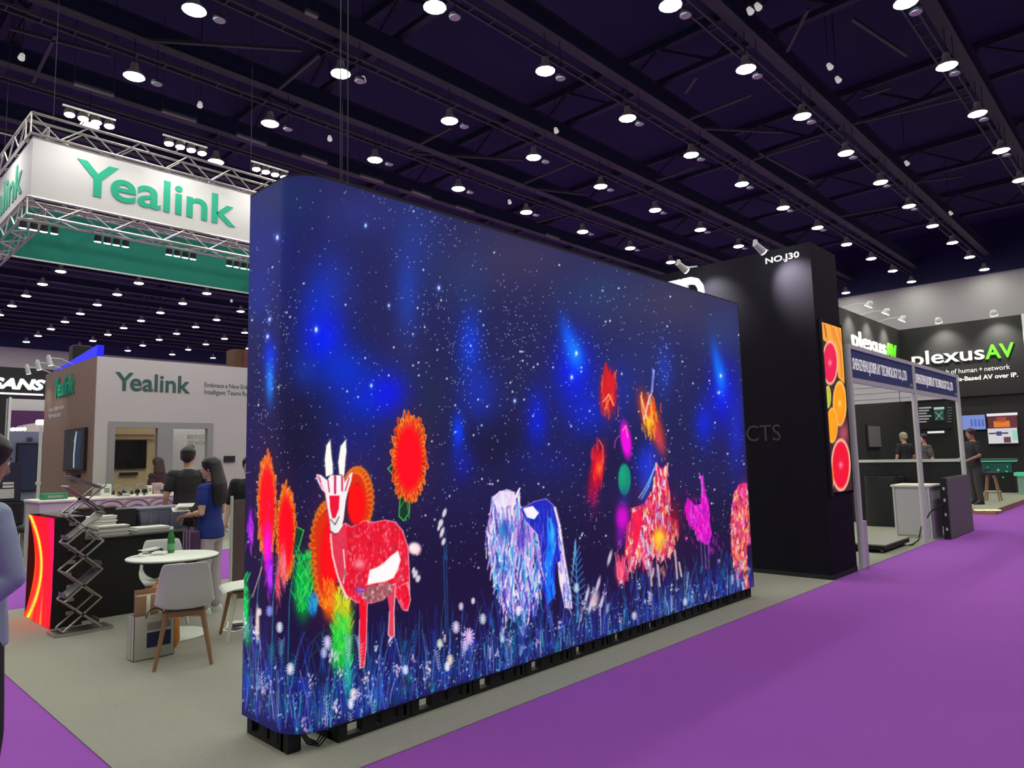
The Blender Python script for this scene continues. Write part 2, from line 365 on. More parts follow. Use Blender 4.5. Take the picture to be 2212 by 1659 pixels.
for u, v in [(712, 304), (1100, 440), (784, 178), (1790, 150), (1808, 178), (2052, 464), (500, 652), (1200, 287), (1635, 22), (1618, 31), (48, 130), (1957, 357), (432, 232)]:
    p = px10(u, v, z=10.3)
    t = thing('ceiling_spotlight', 'tiny pale spotlight clamped up among the roof beams', 'spotlight', p, 'tiny spotlights among the roof beams')
    obj('can', MB().tube([(p[0], p[1], p[2] + .12), (p[0] - .03, p[1] - .06, p[2])], [.05, .07], 8), M('pale_can', (0.6, 0.6, 0.55, 1), 0.4, emit=(1, 1, .9, 1), estr=0.35), t)
    obj('yoke', MB().tube([(p[0], p[1], p[2] + .1), (p[0], p[1], HZ)], 0.012, 4), m_steel_dark, t)
for du in (731, 747):
    p = PX(du + 4, 386, 1, 3.95)
    solo('hanging_wire', MB().tube([(p[0], p[1], 3.30), (p[0], p[1], 12.5)], 0.004, 5), m_tray, 'thin grey wire hanging from the roof to the top of the big screen wall', 'wire', 'wires above the big screen wall')

# ================================================================== the big screen wall
LXA, LXB, LYF, LYB, LZ0, LZ1, LR = 2.0, 7.54, 3.60, 4.19, 0.115, 3.285, 0.20
led = thing('video_wall', 'huge freestanding LED video wall showing glowing animals and flowers under a starry sky', 'video wall', (4.7, 3.9, 0))
def led_profile(t):
    """t metres along the face: back of the short side, round the corner, along the front"""
    t = np.asarray(t, float); a = LYB - (LYF + LR); arc = LR * math.pi / 2
    x = np.where(t < a, LXA, np.where(t < a + arc, LXA + LR - LR * np.cos(np.clip((t - a) / LR, 0, math.pi / 2)), LXA + LR + (t - a - arc)))
    y = np.where(t < a, LYB - t, np.where(t < a + arc, LYF + LR - LR * np.sin(np.clip((t - a) / LR, 0, math.pi / 2)), LYF))
    return x, y
LT = (LYB - LYF - LR) + LR * math.pi / 2 + (LXB - LXA - LR)
tt = np.linspace(0, LT, 6000); xx, yy = led_profile(tt); uu, _ = PROJ(np.stack([xx, yy, np.full_like(xx, 1.6)], -1))
acc = np.concatenate([[0], np.cumsum(np.maximum(np.abs(np.diff(uu)), 0.02))]); NC = 760
ts = np.interp(np.linspace(0, acc[-1], NC), acc, tt)

# ---- the picture on the screen, painted in code (flat print; display colours)
def paint_wall():
    A = Paint(505, 365, 1140, 1235, (30, 30, 84)); R = random.Random(5); U = R.uniform
    c4 = lambda x, y: (520 + x / 3.19, 380 + y / 3.19); c5 = lambda x, y: (520 + x / 3.606, 860 + y / 3.606)
    c6 = lambda x, y: (1000 + x / 2.592, 680 + y / 2.592); c7 = lambda x, y: (480 + x / 3.456, 1200 + y / 3.456); c8 = lambda x, y: (1000 + x / 3.16, 1180 + y / 3.16)
    vb = lambda u: 1586 - (u - 653) * 0.319 if u > 653 else 1586 - (653 - u) * 0.42
    sc = lambda u: max(0.42, 1.0 - (u - 560) / 1850.0)
    # sky fields
    for x, y, rx, ry, c, a in [(570, 520, 60, 130, (24, 36, 128), .9), (640, 430, 60, 60, (26, 44, 96), .8), (900, 520, 60, 120, (32, 58, 145), .7), (1110, 560, 130, 80, (56, 46, 84), .9), (1440, 660, 150, 70, (56, 50, 82), .9),
                               (780, 460, 90, 60, (40, 46, 122), .8), (720, 620, 60, 90, (34, 48, 140), .7), (1010, 600, 60, 80, (38, 56, 106), .7), (1290, 640, 90, 60, (34, 54, 104), .8), (640, 950, 70, 130, (24, 22, 52), .9), (870, 760, 60, 120, (40, 38, 92), .8),
                               (930, 860, 50, 90, (30, 40, 74), .8), (1120, 800, 50, 120, (30, 36, 84), .7), (1400, 800, 90, 110, (34, 46, 112), .7), (1480, 930, 60, 90, (26, 30, 80), .7), (560, 960, 40, 80, (32, 28, 84), .8), (1560, 720, 50, 60, (44, 58, 112), .8),
                               (1070, 960, 90, 70, (22, 22, 58), .9), (1330, 1000, 90, 70, (24, 22, 66), .8)]:
        A.blob(x, y, rx, ry, c, a)
    for x, y, rx, ry, c, a, g in [(690, 660, 40, 90, (14, 50, 205), .75, .2), (700, 735, 42, 60, (0, 28, 255), .95, .1), (745, 800, 55, 60, (0, 50, 215), .85, -.5), (800, 860, 70, 55, (0, 42, 215), .9, -.4), (840, 850, 34, 40, (6, 20, 245), .8, 0), (583, 770, 15, 42, (8, 40, 225), .95, 0),
                                  (583, 825, 9, 45, (30, 130, 255), .95, 0), (880, 640, 26, 90, (30, 66, 185), .7, 0), (1015, 745, 26, 70, (10, 60, 225), .85, 0), (1035, 850, 40, 60, (20, 50, 195), .7, 0), (990, 935, 13, 42, (0, 60, 255), .95, 0), (1000, 1000, 24, 40, (20, 30, 175), .7, 0),
                                  (1240, 800, 44, 78, (0, 26, 250), .95, 0), (1228, 730, 14, 46, (0, 90, 255), .85, -.25), (1243, 765, 17, 34, (0, 130, 255), .9, -.2), (1160, 905, 24, 62, (4, 30, 225), .85, 0), (1270, 890, 46, 50, (6, 36, 215), .75, 0), (1330, 840, 40, 60, (24, 44, 190), .5, 0),
                                  (1560, 850, 30, 72, (0, 20, 245), .92, 0), (1548, 780, 9, 42, (0, 100, 255), .8, -.15), (1557, 815, 11, 36, (0, 130, 255), .85, -.1), (1520, 915, 20, 46, (6, 36, 225), .85, 0), (1590, 930, 18, 90, (20, 40, 205), .7, 0), (1180, 1000, 70, 40, (22, 30, 130), .6, 0),
                                  (1395, 1000, 24, 44, (10, 50, 235), .8, .2), (1435, 800, 16, 50, (20, 60, 200), .6, 0), (660, 800, 30, 40, (20, 60, 180), .5, 0), (770, 960, 60, 60, (26, 34, 140), .5, 0), (560, 640, 30, 60, (26, 48, 160), .6, 0)]:
        A.blob(x, y, rx, ry, c, a, g)
    # darker meadow background
    for x in range(520, 1645, 24):
        A.blob(x, vb(x) - 330 * sc(x), 40, 150 * sc(x), (25, 18, 56), .55); A.blob(x, vb(x) - 190 * sc(x), 34, 110 * sc(x), (27, 17, 60), .8); A.blob(x, vb(x) - 30 * sc(x), 30, 80 * sc(x), (21, 24, 88), .75)
    # stars
    for k in range(2300):
        x = 522 + 1085 * (R.random() ** 0.95); top = 388 + (x - 740) * 0.315 if x > 740 else 388 + (740 - x) * .2; y = top + 8 + (vb(x) - 330 * sc(x) - top) * (R.random() ** .8)
        if R.random() < .25 and y < top + 160: continue
        q = R.random(); s = sc(x); b = (150, 170, 235) if q < .6 else (205, 215, 255) if q < .95 else (255, 255, 255); r = (.65 if q < .6 else .95 if q < .95 else 1.6)
        A.ell(x, y, r * (.75 + .3 * s), r * 1.25, b, .55 + .45 * q, soft=.7)
    for cx, cy, rx, ry, n in [(1010, 730, 30, 40, 60), (590, 700, 30, 60, 60), (1000, 840, 24, 60, 50), (1430, 760, 14, 40, 40), (880, 430, 60, 20, 30), (950, 500, 50, 30, 50), (1110, 690, 30, 60, 60), (575, 850, 20, 60, 50), (1120, 780, 40, 60, 60), (920, 690, 40, 40, 40), (1250, 700, 60, 60, 60)]:
        for i in range(n): A.ell(R.gauss(cx, rx), R.gauss(cy, ry), .75, 1.2, (205, 215, 255), .8, soft=.7)
    for x, y, r in [(683, 712, 3.2), (578, 727, 2.6), (599, 513, 3), (948, 622, 2.6), (790, 487, 2.2), (1245, 763, 3), (1235, 815, 2.6), (1557, 812, 2.4), (1553, 848, 2), (582, 690, 2.4), (840, 660, 2), (1112, 866, 2.2), (802, 833, 2.2)]:
        A.blob(x, y, r * 2, r * 3, (90, 130, 255), .7); A.ell(x, y, r * .8, r * 1.5, (235, 250, 255), 1, soft=.5)
    # far grass
    pal = [(22, 40, 150), (30, 84, 180), (22, 120, 180), (40, 56, 190), (90, 130, 215), (16, 104, 120), (30, 36, 120), (60, 40, 150)]
    def grass(n, h0, h1, w, lite):
        for k in range(n):
            x = 520 + 1110 * R.random() ** 1.15; s = sc(x); b = vb(x) - U(-4, 30) * s; h = U(h0, h1) * s; l = U(-.22, .22) * h; c = R.choice(pal)
            if R.random() < lite: c = tuple(min(255, int(v * .4 + 170)) for v in c)
            A.curve((x, b), (x + l * .2, b - h * .6), (x + l, b - h), U(.7, w), c, U(.45, .9), n=4, glow=.6)
    grass(700, 60, 230, 1.5, .05)
    # sunflowers
    def sunflower(cx, cy, rx, ry, n=40, red=(255, 8, 22), inner=.74):
        A.blob(cx, cy, rx * 1.2, ry * 1.08, (140, 26, 18), .35); A.ell(cx, cy, rx * .98, ry * .98, (206, 36, 10), 1, soft=.08)
        for lay, (e0, e1, w) in enumerate(((.98, 1.17, .085), (.86, 1.04, .075))):
            for k in range(n + 6 * lay):
                a = 2 * math.pi * (k + U(-.25, .25)) / (n + 6 * lay); L = U(e0, e1); b = a + U(-.05, .05); q = lambda t, f: (cx + rx * f * math.cos(t), cy + ry * f * math.sin(t))
                p = [q(a - w * .7, inner * .8), q(a - w, L - .13), q(b - w * .5, L - .02), q(b, L + .02), q(b + w * .5, L - .02), q(a + w, L - .13), q(a + w * .7, inner * .8)]
                A.poly(p, R.choice([(222, 48, 10), (238, 62, 12), (200, 34, 8)]), .95); A.line(p, U(.9, 1.7), R.choice([(255, 130, 30), (255, 160, 50), (255, 105, 25), (250, 180, 80)]), .85, .7)
                if R.random() < .6: A.line([q(a, inner * .95), q(b, L - .08)], 1.0, (150, 14, 6), .7, .6)
        A.ell(cx, cy, rx * inner * 1.02, ry * inner * 1.05, red, 1, soft=.16); A.blob(cx, cy + ry * .1, rx * .45, ry * .5, (255, 0, 44), .5)
    for p, w in [([(866, 1040), (862, 1115), (872, 1125), (884, 1108), (886, 1055)], 2)]:
        A.poly(p, (10, 60, 40), .8); A.line(p + p[:1], 2, (40, 230, 60), 1); A.line([(862, 1100), (878, 1075), (884, 1120)], 1.6, (30, 200, 70), .9)
    A.line([(850, 1000), (838, 1012), (852, 1030)], 2.2, (60, 230, 60), 1)
    sunflower(884, 990, 36, 92, 40)
    sunflower(577, 1095, 20, 108, 38); sunflower(618, 1150, 20, 98, 36)
    A.poly([(640, 1140), (655, 1145), (640, 1195), (632, 1200)], (10, 70, 50), .8); A.line([(641, 1138), (656, 1146), (643, 1192)], 2, (50, 230, 70), 1)
    for (x, y), c, rx, ry in [((541, 1140), (170, 20, 235), 6, 38), ((578, 1185), (255, 0, 215), 9, 58), ((583, 1240), (160, 20, 255), 7, 42), ((612, 1220), (245, 90, 110), 7, 45), ((600, 1255), (235, 50, 80), 5, 40)]:
        A.blob(x, y, rx, ry, c, 1, p=1.6)
        for i in range(26): xx = R.gauss(x, rx * .6); yy = R.gauss(y, ry * .55); A.line([(xx, yy), (xx + U(-3, 3), yy + U(10, 22))], 1.2, tuple(min(255, v + 60) for v in c), .6, .6)
    for (x, y) in [(556, 1285), (590, 1290), (625, 1300)]: A.line([(x + 12, y - 90), (x, y), (x - 4, y + 180)], 1.5, (40, 150, 170), .9)
    A.line([(566, 1225), (545, 1290)], 1.8, (250, 190, 170), .9)
    # petals behind the goat
    def petals(cx, cy, rx, ry, a0, a1, n):
        A.blob(cx, cy, rx, ry, (210, 40, 10), .5)
        for k in range(n):
            a = a0 + (a1 - a0) * k / (n - 1); x, y = cx + rx * math.cos(a), cy + ry * math.sin(a)
            A.ell((x + cx * 1.0) / 2 + .25 * (x - cx), (y + cy) / 2 + .25 * (y - cy), max(rx * .36, 9), 11, (222, 48, 10), .9, math.atan2(y - cy, x - cx)); A.ell(x, y, 9, 7, (255, 140, 30), .95, math.atan2(y - cy, x - cx), .3); A.ell(x, y, 6, 4.4, (205, 60, 12), .9, math.atan2(y - cy, x - cx), .3)
    petals(712, 1200, 38, 112, 1.2, 5.3, 26); petals(772, 1078, 28, 62, -2.6, 1.1, 20)
    A.ell(770, 1090, 19, 46, (255, 12, 12), 1); A.ell(712, 1205, 20, 80, (255, 10, 20), 1, soft=.2)
    # green and yellow plumes
    def plume(cx, cy, rx, ry, c0, c1, n):
        A.blob(cx, cy, rx, ry, c0, .92, p=2)
        for i in range(n):
            x = cx + rx * U(-.75, .75); y = cy + ry * U(-.95, .8); l = U(8, 24); t = U(-.8, .8)
            A.line([(x, y), (x + t * l * .7, y - l)], U(1, 2.4), tuple(int(a + (b - a) * R.random()) for a, b in zip(c0, c1)), .85, .6)
    plume(655, 1268, 22, 70, (0, 175, 60), (90, 255, 120), 110); plume(530, 1310, 9, 62, (0, 150, 70), (70, 255, 120), 60); plume(535, 1372, 7, 30, (20, 120, 80), (120, 230, 90), 26)
    plume(712, 1300, 16, 40, (240, 90, 10), (255, 190, 40), 50); plume(740, 1330, 22, 56, (190, 200, 20), (255, 240, 60), 90); plume(738, 1395, 24, 62, (20, 200, 60), (120, 255, 90), 100)
    plume(752, 1470, 9, 40, (20, 150, 150), (80, 230, 200), 30); plume(676, 1310, 10, 22, (20, 110, 190), (80, 190, 240), 24)
    for (x, y) in [(690, 1390), (690, 1420)]: A.curve((x - 18, y), (x - 6, y - 22), (x + 16, y - 30), 3, (20, 60, 50), .8)
    # goat
    body = [c5(*p) for p in [(705, 1060), (712, 1180), (735, 1310), (770, 1430), (815, 1530), (900, 1590), (1020, 1596), (1110, 1570), (1180, 1500), (1220, 1560), (1262, 1648), (1300, 1652), (1316, 1540), (1312, 1330), (1302, 1160), (1262, 1035), (1205, 965), (1120, 950), (1040, 968), (960, 955), (915, 985), (860, 1004), (815, 975), (770, 1010)]]
    A.poly(body, (236, 22, 48)); A.line(body + body[:1], 2.0, (255, 170, 190), .9)
    leg = [c7(*p) for p in [(1015, 250), (1085, 260), (1080, 480), (1075, 690), (1060, 830), (1030, 840), (1020, 690), (1025, 480)]]; A.poly(leg, (240, 16, 44)); A.line(leg, 1.8, (255, 200, 210), .9)
    leg = [c7(*p) for p in [(1225, 230), (1295, 210), (1282, 420), (1285, 600), (1262, 620), (1240, 590), (1248, 420)]]; A.poly(leg, (235, 60, 90)); A.line(leg, 1.8, (255, 215, 215), .95)
    leg = [c7(*p) for p in [(1300, 240), (1385, 200), (1405, 330), (1385, 410), (1365, 410), (1330, 330)]]; A.poly(leg, (240, 16, 50)); A.line(leg, 1.8, (255, 190, 200), .9)
    def clip(poly, fn, n):
        xs = [p[0] for p in poly]; ys = [p[1] for p in poly]
        for i in range(n):
            x, y = U(min(xs), max(xs)), U(min(ys), max(ys))
            if A.inside(poly, np.array([[x]]), np.array([[y]]))[0, 0]: fn(x, y)
    clip(body, lambda x, y: A.blob(x, y, U(2, 6), U(3, 9), R.choice([(255, 60, 90), (255, 110, 130), (225, 0, 30), (255, 0, 40), (235, 80, 100), (180, 20, 40)]), .55), 170)
    clip(body, lambda x, y: A.blob(x, y, 1.6, 3, (255, 190, 200), .6), 110)
    clip(body, lambda x, y: A.line([(x, y), (x + U(-2, 2), y + U(4, 10))], U(.7, 1.5), R.choice([(255, 120, 140), (255, 205, 210), (190, 0, 30), (255, 70, 100), (150, 10, 40)]), .6, .6), 420)
    for k in range(26): t = k / 25; x, y = c5(705 + 110 * t ** 1.5, 1060 + 480 * t); A.line([(x, y), (x + U(-4, 1), y + U(5, 12))], 1.2, (255, 225, 228), .8, .6)
    for k in range(40): x, y = c5(U(1185, 1312), U(1040, 1640)); A.line([(x, y), (x + U(-1, 2), y + U(5, 12))], 1.1, R.choice([(255, 150, 165), (255, 60, 90), (200, 20, 50)]), .6, .6)
    belly = [c5(*p) for p in [(985, 1455), (1005, 1340), (1060, 1320), (1110, 1290), (1170, 1230), (1225, 1190), (1245, 1260), (1220, 1340), (1190, 1400), (1120, 1430), (1050, 1440)]]; A.poly(belly, (255, 250, 250)); A.line(belly + belly[:1], 2, (255, 200, 200), .6)
    low = [c5(*p) for p in [(1000, 1460), (1170, 1440), (1180, 1520), (1100, 1580), (980, 1590), (940, 1540)]]; A.poly(low, (150, 100, 105), .8); clip(low, lambda x, y: A.blob(x, y, 2, 3, R.choice([(230, 215, 215), (110, 60, 80), (200, 150, 160)]), .7), 60)
    A.ell(*c5(1355, 1172), 14, 13, (255, 205, 215), 1, .6, .25); A.ell(*c5(1350, 1170), 9, 8, (255, 232, 238), 1, .6, .4)
    neck = [c5(*p) for p in [(690, 1000), (720, 1250), (760, 1420), (800, 1500), (830, 1200), (820, 1000)]]; A.poly(neck, (225, 60, 85), .8)
    A.line([c5(700, 1060), c5(716, 1230), c5(760, 1400), c5(830, 1560)], 3, (255, 235, 238), .9); A.line([c5(800, 1180), c5(815, 1350), c5(800, 1440)], 2.4, (250, 245, 250), .9); A.line([c5(815, 1330), c5(808, 1430)], 1.4, (60, 40, 60), .8)
    head = [c5(*p) for p in [(655, 735), (672, 850), (690, 950), (696, 1020), (725, 1058), (760, 1045), (790, 1000), (803, 930), (818, 800), (838, 715), (862, 640), (872, 575), (850, 590), (810, 660), (800, 600), (700, 600), (672, 640), (625, 600), (588, 592), (600, 650), (632, 715)]]
    A.poly(head, (250, 240, 244)); A.poly([c5(*p) for p in [(690, 760), (770, 760), (765, 860), (738, 935), (712, 935), (696, 860)]], (240, 18, 55))
    for a, b, w, c in [((700, 640), (705, 745), 5, (255, 245, 250)), ((735, 610), (735, 740), 5, (200, 30, 80)), ((760, 630), (765, 735), 5, (255, 245, 250)), ((790, 610), (790, 720), 4, (205, 40, 90)), ((610, 615), (650, 720), 3, (210, 40, 100)), ((630, 660), (660, 740), 3.5, (255, 225, 240)), ((600, 600), (630, 690), 2, (230, 90, 150)), ((845, 620), (815, 720), 3, (215, 60, 100)), ((680, 640), (690, 730), 3, (200, 50, 95))]: A.line([c5(*a), c5(*b)], w, c, .95)
    A.poly([c5(*p) for p in [(695, 955), (745, 930), (770, 965), (755, 1030), (725, 1040), (702, 1015)]], (225, 240, 232)); A.line([c5(700, 945), c5(735, 985), c5(765, 925)], 2.2, (120, 20, 60), .9); A.line([c5(706, 1040), c5(740, 1062)], 2.6, (70, 40, 60), .9)
    A.line([c5(655, 735), c5(690, 950), c5(700, 1030)], 1.8, (200, 60, 110), .9)
    for hp in ([(665, 612), (655, 480), (668, 370), (697, 325), (704, 420), (716, 520), (718, 592)], [(768, 590), (760, 500), (778, 375), (820, 322), (822, 420), (812, 520), (806, 604)]):
        q = [c5(*p) for p in hp]; A.line(q, 3.5, (150, 150, 140), .35, 3); A.poly(q, (253, 252, 244))
    A.line([c5(925, 1330), c5(930, 1480)], 1.6, (70, 60, 120), .8); A.line([c5(890, 1480), c5(930, 1510), c5(990, 1490)], 2, (50, 60, 170), .9); A.blob(*c5(930, 1290), 10, 10, (255, 170, 180), .8)
    for i in range(10): a = i * .63; A.line([c5(925, 1500), (c5(925, 1500)[0] + 11 * math.cos(a), c5(925, 1500)[1] + 11 * math.sin(a))], 1.6, (90, 100, 220), .8)
    # shaggy white and blue creature
    blue = [c6(*p) for p in [(300, 1080), (350, 1075), (400, 1045), (465, 1030), (505, 1065), (525, 1130), (545, 1220), (560, 1350), (590, 1480), (605, 1600), (590, 1640), (560, 1600), (548, 1420), (520, 1380), (510, 1560), (470, 1650), (440, 1500), (400, 1250), (330, 1150)]]
    A.poly(blue, (32, 40, 190)); A.poly([c6(*p) for p in [(470, 1120), (505, 1180), (520, 1300), (500, 1420), (520, 1560), (480, 1620), (450, 1450), (470, 1300)]], (10, 120, 255)); A.line([c6(490, 1140), c6(515, 1280), c6(490, 1400)], 3, (60, 220, 255), .8, 2)
    A.line(blue[:8], 2, (150, 130, 235), .9); A.line([c6(515, 1080), c6(540, 1180), c6(562, 1340), c6(600, 1560), c6(606, 1640)], 5, (255, 235, 250), .95, 1.4); A.poly([c6(*p) for p in [(530, 1390), (566, 1360), (600, 1540), (596, 1645), (570, 1640), (540, 1500)]], (246, 226, 240))
    clip(blue, lambda x, y: A.curve((x, y), (x + U(-2, 3), y + U(6, 14)), (x + U(-2, 5), y + U(14, 34)), U(1, 2.6), R.choice([(40, 60, 230), (20, 24, 140), (90, 90, 240), (20, 120, 255), (130, 120, 245), (30, 30, 170)]), .6, n=3), 240)
    for k in range(60): t = R.random(); x, y = c6(535 + 60 * t, 1180 + 460 * t); A.line([(x + U(-4, 4), y), (x + U(-3, 6), y + U(10, 26))], U(1, 2.4), R.choice([(255, 240, 255), (225, 200, 245), (150, 140, 230), (255, 255, 255)]), .85, .6)
    A.poly([c6(*p) for p in [(335, 1085), (390, 1070), (425, 1110), (400, 1145), (360, 1135)]], (252, 245, 255)); A.blob(*c6(500, 1230), 6, 20, (60, 190, 255), .9)
    white = [c6(*p) for p in [(205, 990), (245, 975), (275, 985), (290, 1010), (310, 975), (322, 1000), (312, 1060), (350, 1150), (420, 1230), (440, 1350), (430, 1480), (400, 1659), (230, 1659), (190, 1500), (140, 1340), (128, 1220), (150, 1120), (160, 1020)]]
    A.poly(white, (196, 176, 226))
    clip(white, lambda x, y: A.curve((x, y), (x + U(-5, 5), y + U(8, 18)), (x + U(-7, 7), y + U(18, 40)), U(1.2, 3.6), R.choice([(255, 250, 255), (250, 225, 255), (120, 80, 205), (60, 50, 190), (200, 170, 250), (70, 160, 235), (40, 30, 120), (255, 255, 255), (160, 110, 220), (30, 190, 225)]), .85, n=3), 620)
    A.poly([c6(*p) for p in [(165, 1030), (205, 985), (290, 990), (300, 1060), (230, 1075), (185, 1080)]], (250, 232, 252), .8); A.line([c6(298, 1020), c6(318, 972)], 3.4, (255, 245, 255), 1); A.line([c6(205, 1000), c6(170, 1050), c6(150, 1120)], 2, (225, 170, 235), .9)
    A.blob(*c6(240, 1200), 10, 22, (20, 60, 190), .75); A.blob(*c6(220, 1210), 6, 16, (20, 170, 190), .7); A.blob(*c6(330, 1250), 14, 34, (96, 44, 190), .7); A.blob(*c6(230, 1400), 16, 26, (30, 140, 215), .6)
    low2 = [c8(*p) for p in [(180, 60), (560, 60), (600, 330), (480, 480), (420, 300), (300, 460), (230, 300)]]
    clip(low2, lambda x, y: A.curve((x, y), (x + U(-4, 4), y + U(6, 14)), (x + U(-6, 6), y + U(12, 30)), U(1, 2.6), R.choice([(255, 250, 255), (225, 205, 245), (40, 60, 200), (30, 130, 220), (60, 40, 150), (120, 170, 240)]), .8, n=3), 170)
    # floating flames and balls
    def flame(cx, cy, rx, ry, cols, n, ang=0.0):
        A.blob(cx, cy, rx, ry, cols[0], .95, ang, p=1.8)
        for i in range(n):
            x = R.gauss(cx, rx * .42); y = R.gauss(cy, ry * .42); A.curve((x, y + 8), (x + U(-4, 4), y), (x + U(-3, 3) + math.sin(ang) * 8, y - U(8, 22)), U(1, 3), R.choice(cols[1:]), .75, n=3)
    flame(1314, 850, 19, 52, [(205, 18, 26), (255, 50, 40), (255, 110, 50), (190, 20, 50), (255, 20, 20)], 46); A.poly([(1302, 820), (1304, 795), (1308, 780), (1313, 800), (1320, 815), (1328, 800), (1328, 850), (1300, 850)], (220, 24, 34), .8); A.line([(1303, 868), (1315, 852), (1326, 876)], 2.4, (255, 190, 130), .95); A.line([(1306, 884), (1316, 862)], 2, (255, 150, 60), .9)
    flame(1406, 905, 19, 62, [(225, 60, 20), (255, 150, 30), (255, 210, 40), (255, 70, 30), (230, 30, 30)], 60, -.35); A.curve((1390, 900), (1384, 870), (1386, 848), 3, (255, 150, 90), 1); A.line([(1392, 905), (1400, 870), (1408, 845), (1412, 800)], 4, (240, 200, 230), .9); A.line([(1406, 850), (1411, 815), (1409, 795)], 2.4, (70, 110, 255), .95); A.line([(1384, 855), (1398, 905), (1410, 910)], 3, (255, 200, 120), .95); A.blob(1402, 912, 8, 14, (255, 220, 40), .9); A.blob(1424, 950, 9, 34, (225, 60, 70), .8, -.25)
    A.ell(1352, 950, 11, 40, (255, 0, 235), .95, -.12, .3); A.line([(1345, 930), (1352, 920), (1356, 945)], 2.4, (255, 150, 140), .9); A.curve((1340, 940), (1326, 948), (1328, 968), 1.6, (220, 60, 200), .9)
    A.ell(1349, 1036, 13.5, 34, (8, 150, 120), 1, 0, .1); A.ell(1345, 1030, 7, 22, (16, 175, 130), .6, 0, .5)
    flame(1290, 1015, 15, 58, [(190, 10, 40), (255, 30, 40), (255, 70, 40), (220, 10, 60), (255, 20, 30)], 50, .2); A.line([(1294, 950), (1302, 965), (1303, 1000)], 2.4, (255, 110, 90), .9); A.blob(1295, 1012, 6, 14, (255, 120, 40), .9); A.blob(1282, 1070, 11, 26, (170, 10, 80), .7)
    for i in range(40): A.ell(R.gauss(1281, 9), R.gauss(1085, 22), .8, 1.3, (235, 80, 160), .7, soft=.6)
    # pink hound of many colours with a plume
    A.blob(1345, 1118, 15, 32, (240, 0, 235), .95, p=1.7); A.blob(1340, 1160, 10, 22, (150, 20, 220), .6); A.blob(1350, 1075, 12, 20, (20, 60, 160), .5)
    A.blob(1400, 1040, 16, 60, (30, 70, 230), .7, .15); A.curve((1380, 1075), (1400, 1050), (1418, 1000), 3, (130, 210, 255), .8)
    hb = [c6(*p) for p in [(945, 1080), (1010, 1060), (1060, 980), (1075, 880), (1080, 820), (1100, 850), (1120, 860), (1145, 825), (1142, 900), (1158, 980), (1165, 1060), (1160, 1130), (1205, 1150), (1210, 1240), (1170, 1250), (1190, 1320), (1120, 1360), (1060, 1340), (1020, 1420), (990, 1360), (940, 1440), (905, 1340), (915, 1180), (940, 1140)]]
    A.blob(*c6(1060, 1180), 60, 90, (120, 20, 60), .4); A.poly(hb, (206, 40, 96)); clip(hb, lambda x, y: A.curve((x, y), (x + U(-3, 3), y + U(4, 10)), (x + U(-4, 4), y + U(8, 22)), U(1.2, 3.4), R.choice([(255, 150, 60), (255, 190, 210), (255, 110, 150), (235, 20, 80), (255, 220, 160), (190, 120, 210), (255, 90, 60), (120, 150, 235), (160, 20, 70), (255, 60, 110), (255, 200, 90), (250, 235, 240)]), .9, n=3), 620)
    A.poly([c6(*p) for p in [(950, 1110), (1000, 1085), (1000, 1180), (985, 1260), (965, 1330), (950, 1250)]], (250, 20, 70), .9); A.ell(*c6(1100, 1260), 15, 24, (255, 165, 20), .95, 0, .4); A.ell(*c6(1100, 1250), 8, 12, (255, 215, 60), .9, 0, .5); A.line([c6(1080, 830), c6(1100, 960), c6(1130, 980), c6(1148, 830)], 2, (255, 190, 200), .9); A.blob(*c6(1180, 1140), 14, 36, (150, 20, 40), .7)
    A.line([c6(1000, 1030), c6(1040, 960), c6(1070, 860)], 3, (130, 190, 255), .7)
    # magenta bird and striped orange plant at the far end
    bird = [c6(*p) for p in [(1240, 1080), (1258, 1020), (1285, 1050), (1300, 1065), (1330, 1060), (1335, 960), (1325, 900), (1345, 900), (1360, 1000), (1378, 1060), (1382, 1160), (1395, 1230), (1370, 1290), (1330, 1270), (1290, 1200), (1255, 1150)]]
    A.poly(bird, (225, 10, 190)); clip(bird, lambda x, y: A.line([(x, y), (x + U(-1, 3), y + U(5, 14))], 1.5, R.choice([(255, 60, 230), (150, 20, 200), (255, 0, 160), (200, 90, 240), (110, 10, 140), (255, 120, 240)]), .85), 260)
    for k in range(70): x, y = c6(R.gauss(1310, 46), R.gauss(1130, 70)); A.line([(x, y), (x + U(-1, 3), y + U(5, 14))], 1.3, R.choice([(255, 40, 220), (170, 20, 200), (235, 0, 150)]), .6, .6)
    for x in (1332, 1352, 1372): A.line([c6(x, 1270), c6(x + 8, 1420)], 1.6, (150, 110, 190), .8, .6)
    A.line([c6(1340, 1010), c6(1336, 930), c6(1322, 885)], 2, (190, 140, 235), .9); A.line([c6(1352, 1000), c6(1345, 890)], 1.4, (120, 50, 170), .9)
    for i in range(30): x, y = c6(R.gauss(1400, 26), R.gauss(1270, 40)); A.line([(x, y), (x + 2, y + 9)], 1.3, R.choice([(170, 60, 220), (220, 40, 200)]), .7)
    orng = [c6(*p) for p in [(1500, 1120), (1515, 1000), (1545, 950), (1580, 940), (1600, 950), (1608, 1080), (1618, 1200), (1612, 1280), (1590, 1270), (1590, 1400), (1605, 1530), (1580, 1530), (1560, 1420), (1540, 1480), (1520, 1430), (1500, 1300)]]
    A.poly(orng, (214, 70, 90)); clip(orng, lambda x, y: A.curve((x, y), (x + U(-2, 2), y + 5), (x + U(-4, 4), y + U(6, 16)), U(1, 2.4), R.choice([(255, 190, 110), (255, 150, 80), (255, 230, 190), (255, 90, 150), (240, 20, 120), (255, 120, 40), (150, 20, 60), (255, 90, 220), (120, 10, 50), (255, 240, 210)]), .9, n=3), 460)
    A.blob(*c6(1570, 990), 9, 22, (255, 30, 170), .6); A.blob(*c6(1620, 1150), 10, 60, (120, 20, 30), .4)
